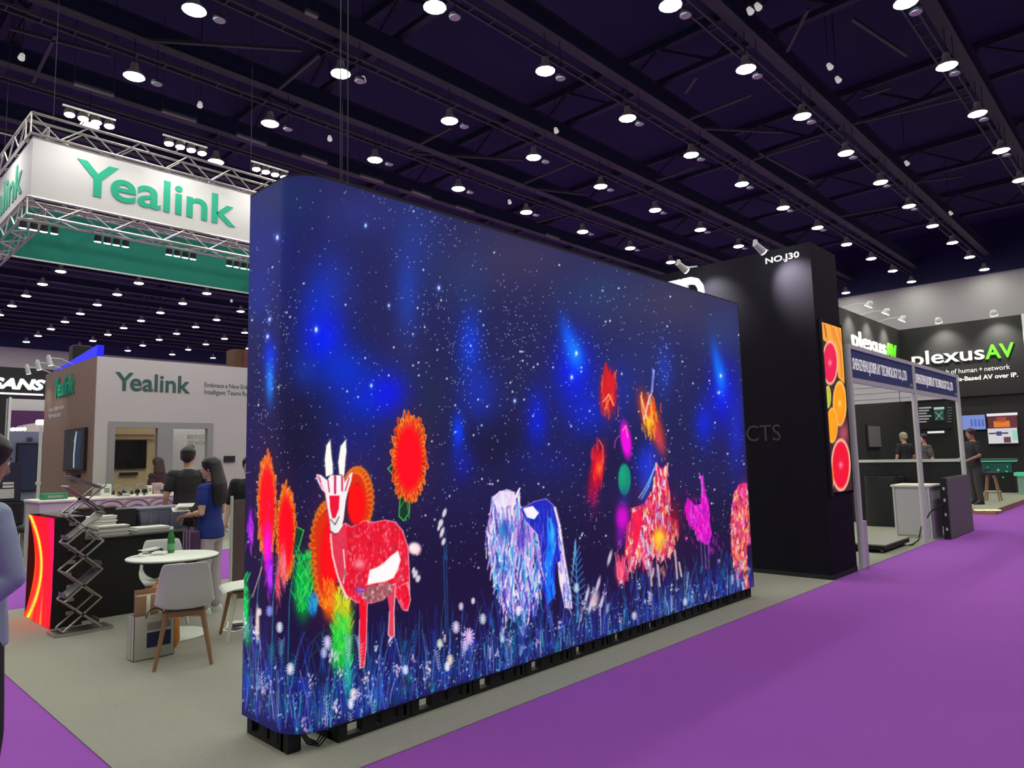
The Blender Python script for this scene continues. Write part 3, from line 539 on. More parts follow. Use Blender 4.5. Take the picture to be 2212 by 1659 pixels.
    for k in range(90): x, y = c6(R.gauss(1045, 75), U(1240, 1440)); A.line([(x, y), (x + U(-3, 3), y + U(8, 22))], U(.9, 2.2), R.choice([(255, 190, 210), (235, 60, 110), (250, 240, 245), (255, 150, 90), (180, 110, 200)]), .7, .6)
    # stems and leaves between
    for (x, y), h in [((956, 1150), 60), ((958, 1200), 170)]:
        A.line([(x, y), (x + 6, y + h)], 2, (40, 90, 170), .8); A.line([(x + 6, y), (x + 10, y + h)], 1.4, (30, 110, 150), .8)
    for x, y, a, b in [(960, 1108, 4, 10), (952, 1130, 5, 9), (955, 1150, 4, 12), (958, 1170, 4, 8), (948, 1140, 3, 7), (897, 1240, 5, 9), (903, 1250, 5, 8), (893, 1232, 3, 7)]: A.ell(x, y, a, b, (226, 214, 225), .95, .3, .3)
    for i in range(9): yy = 1185 + i * 14; [A.line([(1246, yy + 10), (1246 + s * (6 + i * 2), yy - 6)], 2.2, (60, 120, 190), .9) for s in (-1, 1)]
    A.line([(1243, 1165), (1248, 1330)], 2.6, (60, 130, 200), .9)
    for i in range(4): A.line([(1243 - i * 3, 1200 + i * 20), (1243, 1170)], 1.5, (110, 190, 230), .8)
    for x, y in [(1317, 1205), (1268, 1285), (1292, 1262), (1300, 1300), (1275, 1310)]: A.ell(x, y, 3.4, 17, (212, 196, 220), .92, .25, .35)
    A.ell(1284, 1295, 8, 22, (235, 195, 205), .85, .1, .5)
    flame(1341, 1232, 12, 26, [(235, 60, 110), (255, 120, 150), (255, 90, 130), (240, 50, 90)], 36)
    for x, y, h in [(1458, 1190, 60), (1467, 1215, 30), (1403, 1215, 50), (1420, 1220, 46)]: A.line([(x, y), (x + 5, y + h)], 4, (215, 200, 200), .85)
    grass(420, 30, 120, 1.4, .10)
    # fern sprays, seed heads and pale clumps
    for k in range(90):
        x = 524 + 1095 * R.random() ** 1.1; s = sc(x); y = vb(x) - U(10, 210) * s; h = U(25, 70) * s; l = U(-8, 8) * s; c = R.choice([(30, 70, 190), (24, 110, 170), (70, 110, 220), (150, 185, 235), (20, 140, 150), (205, 210, 240)])
        A.line([(x, y), (x + l, y + h)], 1.2, c, .8, .6)
        for i in range(7): f = i / 7; q = (7 - i * .3) * s; xx_, yy_ = x + l * f, y + h * f; A.line([(xx_, yy_), (xx_ - q, yy_ - q * .9)], 1.2, c, .75, .6); A.line([(xx_, yy_), (xx_ + q, yy_ - q * .9)], 1.2, c, .75, .6)
    for k in range(46):
        x = 524 + 1095 * R.random() ** 1.1; s = sc(x); y = vb(x) - U(20, 190) * s; c = R.choice([(226, 226, 245), (205, 190, 240), (245, 215, 220), (170, 205, 240)])
        for i in range(9): A.ell(x + R.gauss(0, 4) * s, y + R.gauss(0, 10) * s, U(1, 2.6) * s, U(2, 5.5) * s, c, U(.6, .95), U(-.5, .5), .4)
    for k in range(60):
        x = 524 + 1095 * R.random(); s = sc(x); y = vb(x) - U(0, 120) * s; A.blob(x, y, U(5, 12) * s, U(8, 26) * s, R.choice([(24, 16, 56), (20, 14, 48), (30, 60, 190), (40, 30, 130)]), .55)
    # meadow flowers
    def daisy(x, y, r, col, n=12, sy=1.6):
        for k in range(n): a = 2 * math.pi * k / n + .2; A.line([(x, y), (x + r * math.cos(a), y + r * sy * math.sin(a))], 2.2 * r / 9 + .8, col, .92)
    for x, y, r, c in [(707, 1388, 9, (215, 200, 250)), (700, 1410, 7, (180, 180, 235)), (627, 1445, 8, (240, 225, 245)), (604, 1355, 7, (215, 225, 245)), (1013, 1375, 11, (228, 190, 245)), (1005, 1395, 7, (205, 180, 240)), (972, 1425, 7, (240, 215, 200)), (966, 1440, 6, (250, 245, 235)), (764, 1500, 8, (250, 235, 235)), (758, 1520, 7, (235, 235, 250)), (876, 1447, 6, (225, 225, 250)), (996, 1310, 5, (215, 200, 225)),
                       (1043, 1337, 7, (200, 210, 225)), (1022, 1298, 4, (220, 225, 235)), (1085, 1380, 5, (190, 205, 230)), (1120, 1320, 6, (235, 235, 245)), (1245, 1270, 6, (180, 210, 240)), (1480, 1300, 5, (190, 200, 230)), (560, 1322, 5, (245, 230, 240)), (582, 1320, 7, (130, 150, 240)), (1505, 1330, 4, (200, 210, 230)), (1340, 1400, 5, (200, 225, 235)), (1405, 1360, 5, (210, 210, 220)), (1370, 1330, 5, (225, 205, 205)), (985, 1355, 8, (225, 205, 240)), (950, 1390, 6, (215, 225, 200))]: daisy(x, y, r, c)
    A.ell(556, 1345, 4, 34, (236, 214, 206), .9, 0, .4)
    for k in range(620):
        x = 524 + 1095 * R.random(); s = sc(x); y = vb(x) - U(2, 130) * s; A.ell(x, y, U(.7, 1.9) * (.6 + .4 * s), U(1, 3.8) * s, R.choice([(225, 235, 255), (120, 200, 235), (150, 160, 245), (60, 190, 190), (240, 215, 225), (70, 90, 220)]), U(.5, .95), U(-.4, .4), .5)
    for k in range(26):
        x = 530 + 1070 * R.random(); s = sc(x); y = vb(x) - U(10, 120) * s; A.line([(x, y), (x + U(-4, 8) * s, y + U(30, 60) * s)], 1.6, (60, 200, 200), .8)
        for i in range(5): A.line([(x, y + i * 6 * s), (x + (-1) ** i * 5 * s, y + i * 6 * s - 5 * s)], 1.4, (90, 140, 230), .8)
    return A
art = paint_wall()

NR = 740
zs = np.linspace(LZ0, LZ1, NR); gx, gy = led_profile(ts)
P3 = np.stack([np.broadcast_to(gx, (NR, NC)), np.broadcast_to(gy, (NR, NC)), np.broadcast_to(zs[:, None], (NR, NC))], -1)
U, V = PROJ(P3)
screen_mesh('screen', P3, art.sample(U, V), led, 1.0)
# thin cabinets behind the screen skin: an L in plan, open at the back
prof = lambda d: [(LXA + d, LYB)] + [(LXA + LR - (LR - d) * math.cos(a), LYF + LR - (LR - d) * math.sin(a)) for a in np.linspace(0, math.pi / 2, 9)] + [(LXB, LYF + d)]
def skin(z0, z1, d0=.006, d1=.085):
    o_, i_ = prof(d0), prof(d1); mb = MB(); n = len(o_)
    for k in range(n - 1): mb.loft([[(x, y, z) for x, y in (o_[k], o_[k + 1], i_[k + 1], i_[k])] for z in (z0, z1)])
    return mb
for k in range(6): obj('cabinet_row', skin(LZ0 - .004 + k * (LZ1 - LZ0) / 6, LZ0 - .006 + (k + 1) * (LZ1 - LZ0) / 6), m_black, led)
obj('end_edge', MB().box(LXB, LXB + .02, LYF, LYF + .085, LZ0, LZ1), m_black, led)
obj('top_edge', skin(LZ1, LZ1 + .012, 0.0), m_black, led)
for x in (2.3, 3.35, 4.4, 5.45, 6.5, 7.4):
    obj('rear_post', MB().box(x, x + .05, LYF + .085, LYF + .135, .006, LZ1 - .1), m_black, led); obj('rear_brace', MB().bar((x + .025, LYF + .13, 2.0), (x + .025, LYB, .03), .04), m_black, led); obj('rear_foot', MB().box(x, x + .05, LYF + .085, LYB, .006, .05), m_black, led)
# ground beams: plates with openings under the front and the short side
def beam(p0, p1, k):
    """one perforated black floor beam between two plan points"""
    p0 = np.array([*p0, 0.]); p1 = np.array([*p1, 0.]); d = p1 - p0; L = np.linalg.norm(d); d /= L; n = np.array([-d[1], d[0], 0])
    mb = MB()
    def bx(a, b, z0, z1, w0=0.0, w1=0.06):
        q = [p0 + d * a + n * w0, p0 + d * b + n * w0, p0 + d * b + n * w1, p0 + d * a + n * w1]
        mb.loft([[(c[0], c[1], z0) for c in q], [(c[0], c[1], z1) for c in q]])
    bx(0, L, 0.006, 0.032); bx(0, L, 0.094, LZ0 - .006)
    a = 0.0
    for w, g in ((.06, .10), (.10, .035), (.09, .035), (.06, .0)):
        bx(a, a + w, 0.032, 0.094); a += w + g * (L / 0.5)
        if a >= L - .05: break
    bx(L - .05, L, 0.032, 0.094)
    return obj('floor_beam', mb, m_black, led)
bx_ = [2.30 + 0.524 * i for i in range(11)]
for k in range(10): beam((bx_[k], LYF + .025), (bx_[k + 1] - .012, LYF + .025), k)
beam((2.03, 4.18), (2.03, 3.75), 0)
obj('corner_foot', MB().box(2.03, 2.11, 3.70, 3.78, 0.006, LZ0), m_black, led)
for i, (dx, dz) in enumerate([(0, 0), (.03, .012), (.06, -.004)]):
    solo('power_cable', MB().tube([(2.13 + .02 * i, 3.80 + .03 * i, .113), (2.15 + .02 * i, 3.70 + .03 * i, .03), (2.20 + .01 * i, 3.66 + .03 * i, .014), (2.25, 3.67 + .03 * i, .04), (2.27, 3.72 + .03 * i, .113)], 0.006, 6), m_black,
         'black power cable looping under the rounded corner of the video wall', 'cable', 'cables under the video wall', True)

# ================================================================== hanging sign with trusses
def logo(org, w, h, face, mat, parent, depth, bold):
    r = np.array(FACE[face][0])
    text('capital_letter', 'Y', org, w * .232, h, face, mat, parent, depth, bold, res=5)
    text('lettering', 'ealink', tuple(np.array(org) + r * w * .19), w * .81, h, face, mat, parent, depth, bold, res=5)
def lines(name, rows, org, w, h, face, mat, parent, depth=.004, gap=1.5):
    for k, (tx, f) in enumerate(rows): words(name, tx, (org[0], org[1], org[2] - k * h * gap), w * f, h, face, mat, parent, depth)
SX0, SX1, SY0, SY1, SZ0, SZ1 = 2.66, 9.0, 13.5, 17.83, 6.09, 7.12
sign = thing('hanging_sign', 'large rectangular hanging sign of white cloth with teal lettering between aluminium trusses', 'sign', (SX0, SY0, SZ0))
obj('front_banner', MB().box(SX0, SX1, SY0, SY0 + .03, SZ0, SZ1), m_banner, sign)
obj('side_banner', MB().box(SX0, SX0 + .03, SY0 + .03, SY1 - .03, SZ0, SZ1), m_banner, sign)
obj('side_banner', MB().box(SX1 - .03, SX1, SY0 + .03, SY1 - .03, SZ0, SZ1), m_banner, sign)
obj('back_banner', MB().box(SX0, SX1, SY1 - .03, SY1, SZ0, SZ1 + .15), m_banner, sign)
obj('back_lining', MB().box(SX0 + .03, SX1 - .03, SY1 - .05, SY1 - .032, SZ0 + .02, SZ1 + .15), m_green, sign, label='deep green inner lining of the far side')
obj('front_lining', MB().box(SX0 + .05, SX1 - .03, SY0 + .032, SY0 + .045, SZ0 + .02, SZ1), m_green, sign)
obj('side_lining', MB().box(SX0 + .032, SX0 + .045, SY0 + .05, SY1 - .06, SZ0 + .02, SZ1), m_green, sign)
a, b = PX(167, 342, 1, SY0), PX(508, 492, 1, SY0)
logo((a[0], SY0 - .001, b[2]), b[0] - a[0], a[2] - b[2], '-y', m_teal, sign, .012, .016)
logo((SX0 - .001, SY1 - .75, b[2]), 2.95, a[2] - b[2], '-x', m_teal, sign, .012, .016)
def truss(name, p0, p1, w, h, bay, parent):
    p0 = np.array(p0, float); p1 = np.array(p1, float); d = p1 - p0; L = np.linalg.norm(d); d /= L; n = np.array([-d[1], d[0], 0]); z = np.array([0, 0, 1.0])
    C = [n * (i * w / 2) + z * (j * h / 2) for i, j in ((-1, -1), (1, -1), (1, 1), (-1, 1))]
    t = obj(name, MB().tube([p0 + C[0], p1 + C[0]], .024, 6), m_steel, parent)
    for c in C[1:]: obj('chord', MB().tube([p0 + c, p1 + c], .024, 6), m_steel, t)
    for q in (p0, p1): obj('end_frame', MB().tube([q + C[0], q + C[1], q + C[2], q + C[3], q + C[0]], .018, 5), m_steel, t)
    nb = max(2, round(L / bay))
    for k in range(nb):
        u, v = p0 + d * L * k / nb, p0 + d * L * (k + 1) / nb
        for i, j in ((0, 3), (0, 1), (1, 2)):
            x, y = (i, j) if k % 2 else (j, i)
            obj('brace', MB().tube([u + C[x], v + C[y]], .013, 5), m_steel, t)
    return t
for zc, h in ((7.32, .36), (5.90, .30)):
    truss('truss', (SX0 - .05, SY0 + .12, zc), (SX1, SY0 + .12, zc), .34, h, .42, sign)
    truss('truss', (SX0 + .12, SY0 + .35, zc), (SX0 + .12, SY1 - .3, zc), .34, h, .42, sign)
truss('truss', (SX0, SY1 - .3, 7.42), (SX1, SY1 - .3, 7.42), .34, .36, .6, sign)
for x, y in ((SX0 + .3, SY0 + .12), (6.5, SY0 + .12), (SX1 - .3, SY0 + .12), (SX0 + .3, SY1 - .3), (SX1 - .3, SY1 - .3)):
    obj('suspension_wire', MB().tube([(x, y, 7.5), (x, y, HZ)], .006, 4), m_steel_dark, sign)
obj('bottom_hem', MB().box(SX0, SX1, SY1 - .065, SY1 - .052, SZ0, SZ0 + .025), m_white, sign)
def flood(c, along, aim, label, n=4, r=.085, gap=.2, group='flood light bars on the hanging sign'):
    c = np.array(c, float); along = np.array(along, float); aim = np.array(aim, float); aim /= np.linalg.norm(aim)
    t = thing('flood_light_bar', label, 'flood light', tuple(c), group)
    obj('mounting_bar', MB().bar(c - along * (gap * n / 2), c + along * (gap * n / 2), .03), m_steel, t)
    for k in range(n):
        q = c + along * gap * (k - (n - 1) / 2) + aim * .04
        h = obj('lamp_head', MB().tube([q, q + aim * .05, q + aim * .11], [.05, r * .95, r], 10), m_black, t)
        obj('lens', MB().tube([q + aim * .112, q + aim * .122], [r * .93, r * .85], 10), m_flood, h)
    return t
for u, v, w in ((193, 266, 'above the letter Y'), (400, 330, 'above the letters i and n'), (583, 381, 'past the letter k')):
    p = PX(u, v, 1, SY0 - .5); f = flood((p[0], SY0 - .5, 7.58), (1, 0, 0), (0, -.15, -1), 'bar of four glowing flood lamps on the top truss ' + w)
    obj('bracket', MB().tube([(p[0], SY0 - .5, 7.58), (p[0], SY0 - .06, 7.525)], .015, 5), m_steel, f)
f = flood((SX0 - .45, SY0 + 1.2, 7.50), (0, 1, 0), (-.15, 0, -1), 'bar of four glowing flood lamps on the truss over the short side of the sign')
obj('bracket', MB().tube([(SX0 - .45, SY0 + 1.2, 7.50), (SX0 - .06, SY0 + 1.2, 7.505)], .015, 5), m_steel, f)
for u, v, w in ((72, 436, 'by the corner of the sign'), (231, 470, 'under the letter Y'), (382, 503, 'under the letters l and i'), (510, 529, 'under the letter k')):
    p = PX(u, v, 1, SY0 + .12); flood((p[0] + .1, SY0 + .12, 5.705), (1, 0, 0), (0, .1, -.5), 'bar of four flood lamps on the bottom truss ' + w, r=.06, gap=.15)

# ================================================================== far booth under the sign
m_beige = M('beige_grey_panel', (0.52, 0.505, 0.49, 1), 0.85, noise=0.05, scale=1.5)
m_brown = M('brown_laminate', (0.27, 0.185, 0.13, 1), 0.7, noise=0.1, scale=3, stretch=(4, 4, .4))
m_frame = M('grey_frame', (0.30, 0.30, 0.30, 1), 0.6)
m_ply = M('pale_plywood', (0.66, 0.52, 0.30, 1), 0.6, noise=0.08, scale=4, stretch=(5, 5, .5))
m_ink = M('dark_green_ink', (0.03, 0.10, 0.09, 1), 0.6)
bt = thing('meeting_booth', 'beige exhibition meeting booth with brown end wall and grey framed openings', 'booth', (4.16, 15, 0))
obj('front_wall', MB().box(4.16, 4.40, 15, 15.1, 0.006, 3.70).box(4.40, 6.42, 15, 15.1, 2.45, 3.70).box(6.42, 8.8, 15, 15.1, 0.006, 3.70), m_beige, bt)
obj('end_wall', MB().box(4.158, 4.26, 15.1, 18.72, 0.006, 3.70), m_brown, bt)
obj('end_wall_edge', MB().box(4.157, 4.158, 15.0, 15.1, 0.006, 3.70), m_brown, bt)
obj('rear_wall', MB().box(4.26, 8.8, 18.6, 18.7, 0.006, 3.6), m_beige, bt)
obj('room_wall', MB().box(4.28, 5.42, 15.46, 15.52, 0.006, 2.9), m_ply, bt)
obj('door_leaf', MB().box(5.75, 7.2, 16.2, 16.25, 0.006, 2.6), m_banner, bt)
obj('opening_frame', MB().box(4.40, 4.52, 14.98, 15.12, 0.006, 2.45).box(5.30, 5.60, 14.98, 15.12, 0.006, 2.33).box(6.30, 6.42, 14.98, 15.12, 0.006, 2.45).box(4.52, 6.30, 14.98, 15.12, 2.33, 2.45), m_frame, bt)
for z in (2.2, 2.1): obj('panel_joint', MB().box(4.42, 5.4, 15.45, 15.46, z, z + .02), m_brown, bt)
a, b = PX(249, 808, 1, 15), PX(410, 848, 1, 15)
logo((a[0], 14.999, PX(400, 850, 1, 15)[2]), b[0] - a[0], .36, '-y', m_ink, bt, .01, .016)
lines('slogan', (('Embrace a New Era of', .93), ('Intelligent Teams Rooms', 1.0)), (6.22, 14.999, 3.22), 1.16, .10, '-y', m_ink, bt)
logo((4.157, 17.85, 3.09), 1.45, .42, '-x', m_teal, bt, .03, .016)
lines('slogan', (('Easy Collaboration', 1.0), ('High Productivity', .8)), (4.156, 18.3, 2.82), 1.2, .10, '-x', m_banner, bt)
lines('door_notice', (('BEST COM', 1.0), ('OF VOICE', 1.0)), (6.36, 16.199, 2.16), .5, .09, '-y', m_frame, bt)
def tv(name, label, face, c, w, h, mat=None, foot=True, bar=True):
    """flat television hung on a wall; c = middle of its back"""
    r, u = map(np.array, FACE[face]); n = np.cross(r, u).astype(float); c = np.array(c, float)
    t = thing(name, label, 'television', tuple(c - np.array([0, 0, h / 2])))
    def slab(w0, w1, h0, h1, d0, d1):
        q = lambda d: [tuple(c + r * x + u * z + n * d) for x, z in ((w0, h0), (w1, h0), (w1, h1), (w0, h1))]
        return MB().loft([q(d0), q(d1)])
    obj('casing', slab(-w / 2, w / 2, -h / 2, h / 2, 0, .05), m_black, t); s = obj('screen', slab(-w / 2 + .02, w / 2 - .02, -h / 2 + .02, h / 2 - .02, .05, .055), mat or m_glass_dark, t)
    if bar: obj('sound_bar', slab(-w / 2 * .5, w / 2 * .5, -h / 2 - .13, -h / 2 - .07, 0, .08), m_black, t)
    return t, slab
a, b = PX(243, 950, 1, 15.4), PX(316, 1012, 1, 15.4)
tv('wall_television', 'black flat television on the plywood wall inside the beige booth', '-y', ((a[0] + b[0]) / 2, 15.459, (a[2] + b[2]) / 2), b[0] - a[0], a[2] - b[2])
t, slab = tv('wall_television', 'television with a swirling pale picture on the brown end wall of the booth', '-x', (4.158, 16.1, 1.93), 1.42, .84)
n = slab(0, 1, 0, 1, 0, 1)
for k, (c, xs) in enumerate([((16, 36, 34), (-.25, -.02)), ((150, 170, 168), (.02, .12)), ((24, 40, 62), (.14, .5))]):
    mb = MB(); zb = [-.36, -.1, .15, .36]; off = [0, -.02, .03, .1 if k == 1 else .05]
    for i in range(3): mb.add([(4.158 - .057, 16.1 - (xs[0] + off[i] - (.04 if k == 1 and i == 2 else 0)), 1.93 + zb[i]), (4.158 - .057, 16.1 - (xs[1] + off[i]), 1.93 + zb[i]), (4.158 - .057, 16.1 - (xs[1] + off[i + 1]), 1.93 + zb[i + 1]), (4.158 - .057, 16.1 - (xs[0] + off[i + 1]), 1.93 + zb[i + 1])], [(0, 1, 2, 3)])
    obj('picture', mb, M('tv_pic_%d' % k, (0, 0, 0, 1), .4, emit=rgb(*c), estr=1, nosample=True), t)
p = PX(494, 990, 1, 14.99)
solo('wall_tablet', MB().cbox(6.66, 6.90, 14.955, 14.998, 1.62, 1.75, .008), m_black, 'small black wall panel fixed on the beige booth wall beside the grey frame', 'panel')

for x, y in ((4.8, 15.24), (5.1, 15.24), (6.0, 15.24), (6.6, 15.24)):  # unseen fill lamps, added to brighten the booth rooms
    t = thing('booth_fill_lamp', 'small round fill lamp added to brighten the rooms inside the beige booth', 'downlight', (x, y, 3.3), 'added fill lamps inside the beige booth')
    obj('can', MB().lathe([(.05, .12), (.07, 0), (.068, -.01)], (x, y, 3.3), 10), m_white, t); obj('lens', MB().lathe([(.06, -.016), (.06, -.006)], (x, y, 3.3), 8), m_flood, t); obj('bracket', MB().bar((x, y, 3.41), (x, 15.1, 3.41), .03), m_white, t)
# display counter
dc = thing('display_counter', 'long white display counter with overlapping arch pattern in front of the beige booth', 'counter', (2.93, 13.2, 0))
obj('body', MB().box(2.93, 5.3, 13.2, 14.1, 0.006, 1.03), M('pale_grey_laminate', (0.60, 0.59, 0.58, 1), .6, noise=.04, scale=2), dc)
obj('top', MB().cbox(2.90, 5.33, 13.17, 14.13, 1.03, 1.07, .008), m_cream, dc)
m_arch = M('arch_band', (0.33, 0.27, 0.27, 1), .7)
obj('front_panel', MB().box(3.72, 5.28, 13.19, 13.2, 0.30, 1.02), M('pinkish_white', (0.74, 0.66, 0.64, 1), .7), dc)
for k, x in enumerate((3.95, 4.35, 4.75, 5.1)):
    for r in (.26, .17): obj('arch', MB().torus((x, 13.185, .76), r, .022, ax=1, n=14, k=4, a0=0, a1=math.pi), m_arch, dc)
def on_counter(u, v, y=13.6, z=1.07):
    q = PX(u, v, 1, y); return q[0]
pb = lambda lab, u, w, h, mat, y=13.6, d=.12: tag_box(lab, on_counter(u, 1050, y), y, w, h, d, mat)
def tag_box(lab, x, y, w, h, d, mat):
    t = thing('product_box', lab, 'box', (x, y, 1.07), 'products on the display counter')
    obj('carton', MB().cbox(x - w / 2, x + w / 2, y - d / 2, y + d / 2, 1.07, 1.07 + h, .006), mat, t)
    obj('printed_label', MB().box(x - w * .3, x + w * .3, y - d / 2 - .003, y - d / 2, 1.07 + h * .3, 1.07 + h * .7), m_frame, t)
m_pinkbox = M('pink_carton', (0.62, 0.36, 0.42, 1), .6); m_greenbox = M('green_carton', (0.02, 0.25, 0.13, 1), .6); m_orange = M('orange_cloth', (0.65, 0.22, 0.03, 1), .8, noise=.15, scale=12)
pb('tall white product box standing next to the round headsets on the counter', 229, .14, .21, m_white)
pb('pink product box standing on the display counter between headsets', 339, .15, .20, m_pinkbox); pb('white product box with dark print beside the pink box', 361, .14, .17, m_white)
pb('flat green carton lying at the bare end of the display counter', 117, .36, .10, m_greenbox, 13.5, .2); pb('squat white product stand on the display counter beside the webcam', 322, .08, .16, m_white)
for u, r, z, lab in ((254, .085, .10, 'headset with orange ear pads on a ring stand on the display counter'), (303, .095, .10, 'headset with a wide band hung on a stand beside the pink box'), (276, .06, .07, 'small dark headset lying between the two larger headsets')):
    x = on_counter(u, 1050); t = thing('headset', lab, 'headset', (x, 13.55, 1.07), 'products on the display counter')
    obj('band', MB().torus((x, 13.55, 1.07 + z), r, .012, ax=1, n=16, k=5), m_frame, t)
    for s in (-1, 1): obj('ear_cup', MB().sphere((x + s * r * .9, 13.55, 1.07 + z * .6), (.02, .035, .04), 8, 6), m_black, t, True)
    obj('stand', MB().cbox(x - .06, x + .06, 13.5, 13.6, 1.07, 1.085, .004).tube([(x, 13.57, 1.085), (x, 13.57, 1.07 + z)], .008, 6), m_white, t)
for u, lab in ((297, 'round black conference camera at the counter edge under the wide headset'), (312, 'second round black conference camera next to its twin at the counter edge')):
    x = on_counter(u, 1058, 13.35); t = thing('conference_camera', lab, 'camera', (x, 13.35, 1.07), 'products on the display counter')
    obj('base', MB().lathe([(.03, 0), (.03, .01), (.012, .015), (.012, .04)], (x, 13.35, 1.07), 10), m_black, t); bdy = obj('body', MB().sphere((x, 13.35, 1.07 + .075), .042, 10, 8), m_black, t, True); obj('lens', MB().tube([(x, 13.31, 1.145), (x, 13.30, 1.145)], .018, 8), m_glass_dark, bdy)
for u, lab in ((360, 'dark desk telephone lying at the counter end by the man in black'), (268, 'grey desk telephone lying flat in the middle of the display counter')):
    x = on_counter(u, 1062, 13.32); t = thing('desk_telephone', lab, 'telephone', (x, 13.32, 1.07), 'products on the display counter')
    obj('base', MB().prism([(x - .08, 13.26, 1.07), (x - .08, 13.42, 1.07), (x - .08, 13.42, 1.12), (x - .08, 13.26, 1.085)], (.16, 0, 0)), m_frame, t); obj('handset', MB().bar((x - .06, 13.27, 1.11), (x - .06, 13.41, 1.14), .035), m_black, t)
solo('lost_scarf', MB().sphere((on_counter(258, 1030, 13.9), 13.9, 1.10), (.1, .06, .03), 12, 8), m_orange, 'small crumpled orange cloth at the back of the display counter', 'cloth', smooth=True)

# ================================================================== farther stands on the same side
def panel_px(u0, v0, u1, v1, y, d=.06):
    a, b = PX(u0, v0, 1, y), PX(u1, v1, 1, y); return MB().box(a[0], b[0], y, y + d, max(.006, b[2]), a[2])
fy = 27.0
sb = thing('fascia_sign_stand', 'black exhibition stand with slanted white capital letters on its fascia', 'stand', (4.5, fy, 0))
a, b = PX(-60, 788, 1, fy), PX(120, 862, 1, fy)
obj('fascia', MB().box(a[0] - 1, b[0], fy, fy + .5, b[2], a[2]), m_black, sb)
obj('post', MB().box(PX(-60, 900, 1, fy)[0], PX(12, 900, 1, fy)[0], fy, fy + .5, 0, b[2]), m_black, sb)
obj('side_post', MB().box(PX(17, 900, 1, fy)[0], PX(23, 900, 1, fy)[0], fy - .05, fy + .1, 0, b[2]), m_alu, sb)
m_lit = M('lit_letters', (.9, .9, .9, 1), .5, emit=(1, 1, 1, 1), estr=.9, nosample=True)
a, b = PX(-20, 817, 1, fy), PX(97, 843, 1, fy)
text('lettering', 'SANS', (a[0], fy - .001, b[2] - .02), b[0] - a[0], (a[2] - b[2]) + .06, '-y', m_lit, sb, .03, .05, shear=.25)
a, b = PX(-60, 845, 1, fy), PX(93, 855, 1, fy); obj('underline', MB().box(a[0], b[0], fy - .03, fy, b[2], a[2]), m_lit, sb)
solo('white_partition', panel_px(20, 858, 110, 950, 31), m_banner, 'plain pale partition wall beyond the slanted letter stand', 'partition')
solo('purple_backdrop', panel_px(22, 886, 110, 1130, 30.5), M('purple_cloth', (0.10, 0.03, 0.12, 1), .9), 'dark purple backdrop hanging in front of the pale partition', 'backdrop')
t = thing('canopy_stand', 'slanting pale canopy roof on a stand in front of the purple backdrop', 'stand', (PX(75, 940, 1, 29)[0], 29, 0))
A0, B0, C0, D0 = (tuple(PX(u, v, 1, 29)) for u, v in ((50, 918), (110, 908), (110, 935), (50, 932)))
obj('canopy', MB().prism([A0, B0, C0, D0], (0, .8, 0)), m_cream, t); obj('post', MB().box(B0[0] - .1, B0[0], 29, 29.1, 0, B0[2]), m_alu, t); obj('post', MB().box(A0[0], A0[0] + .08, 29.5, 29.6, 0, D0[2]), m_alu, t)
t = thing('light_strip', 'row of small bright lamps under the pale canopy', 'lamp', tuple(PX(36, 925, 1, 28.4))); q = PX(20, 926, 1, 28.4); q2 = PX(52, 925, 1, 28.4)
obj('rail', MB().bar(q, q2, .05), m_black, t); [obj('bulb', MB().sphere(q + (q2 - q) * k / 4 + np.array([0, -.05, -.03]), .07, 8, 6), m_lit, t) for k in range(5)]; obj('pole', MB().tube([(q[0], 28.45, 0), (q[0], 28.45, q[2])], .03, 6), m_alu, t)
t = thing('kiosk_panel', 'pale blue kiosk panel with a tall dark blue display', 'kiosk', (PX(52, 1080, 1, 20)[0], 20, 0)); m_pb = M('pale_blue_panel', (0.27, 0.30, 0.46, 1), .6)
obj('panel', panel_px(22, 932, 83, 1150, 20), m_pb, t); s = obj('display_frame', panel_px(37, 957, 80, 1062, 19.9, .1), m_black, t); obj('display', panel_px(40, 961, 77, 1058, 19.89, .01), M('navy_display', (.01, .01, .02, 1), .3, emit=rgb(20, 26, 46), estr=1, nosample=True), s); obj('emblem', panel_px(58, 945, 70, 954, 19.99, .01), m_ink, t)
t = thing('pole_lamp', 'slim white pole with a bright lamp head beside the brown end wall', 'lamp', (PX(88, 1100, 1, 19.2)[0], 19.2, 0)); q = PX(89, 918, 1, 19.2)
obj('pole', MB().tube([(q[0], 19.2, 0.006), (q[0], 19.2, q[2])], .035, 8), m_white, t); obj('lamp_head', MB().cbox(q[0] - .1, q[0] + .12, 19.1, 19.3, q[2], q[2] + .12, .02), m_lit, t); obj('collar', MB().tube([(q[0], 19.2, 1.2), (q[0], 19.2, 1.27)], .06, 8), m_white, t)
t = thing('navy_counter', 'navy counter with two white stripes behind the man in the pale blue shirt', 'counter', (PX(20, 1075, 1, 17)[0], 17, 0)); m_navy = M('navy_laminate', (.03, .03, .07, 1), .6)
obj('body', panel_px(-30, 1000, 36, 1250, 17, .5), m_navy, t); obj('stripe', panel_px(6, 1042, 30, 1046, 16.99, .01), m_white, t); obj('stripe', panel_px(6, 1049, 30, 1053, 16.99, .01), m_white, t); obj('base_band', panel_px(-30, 1058, 30, 1076, 16.98, .02), m_banner, t)
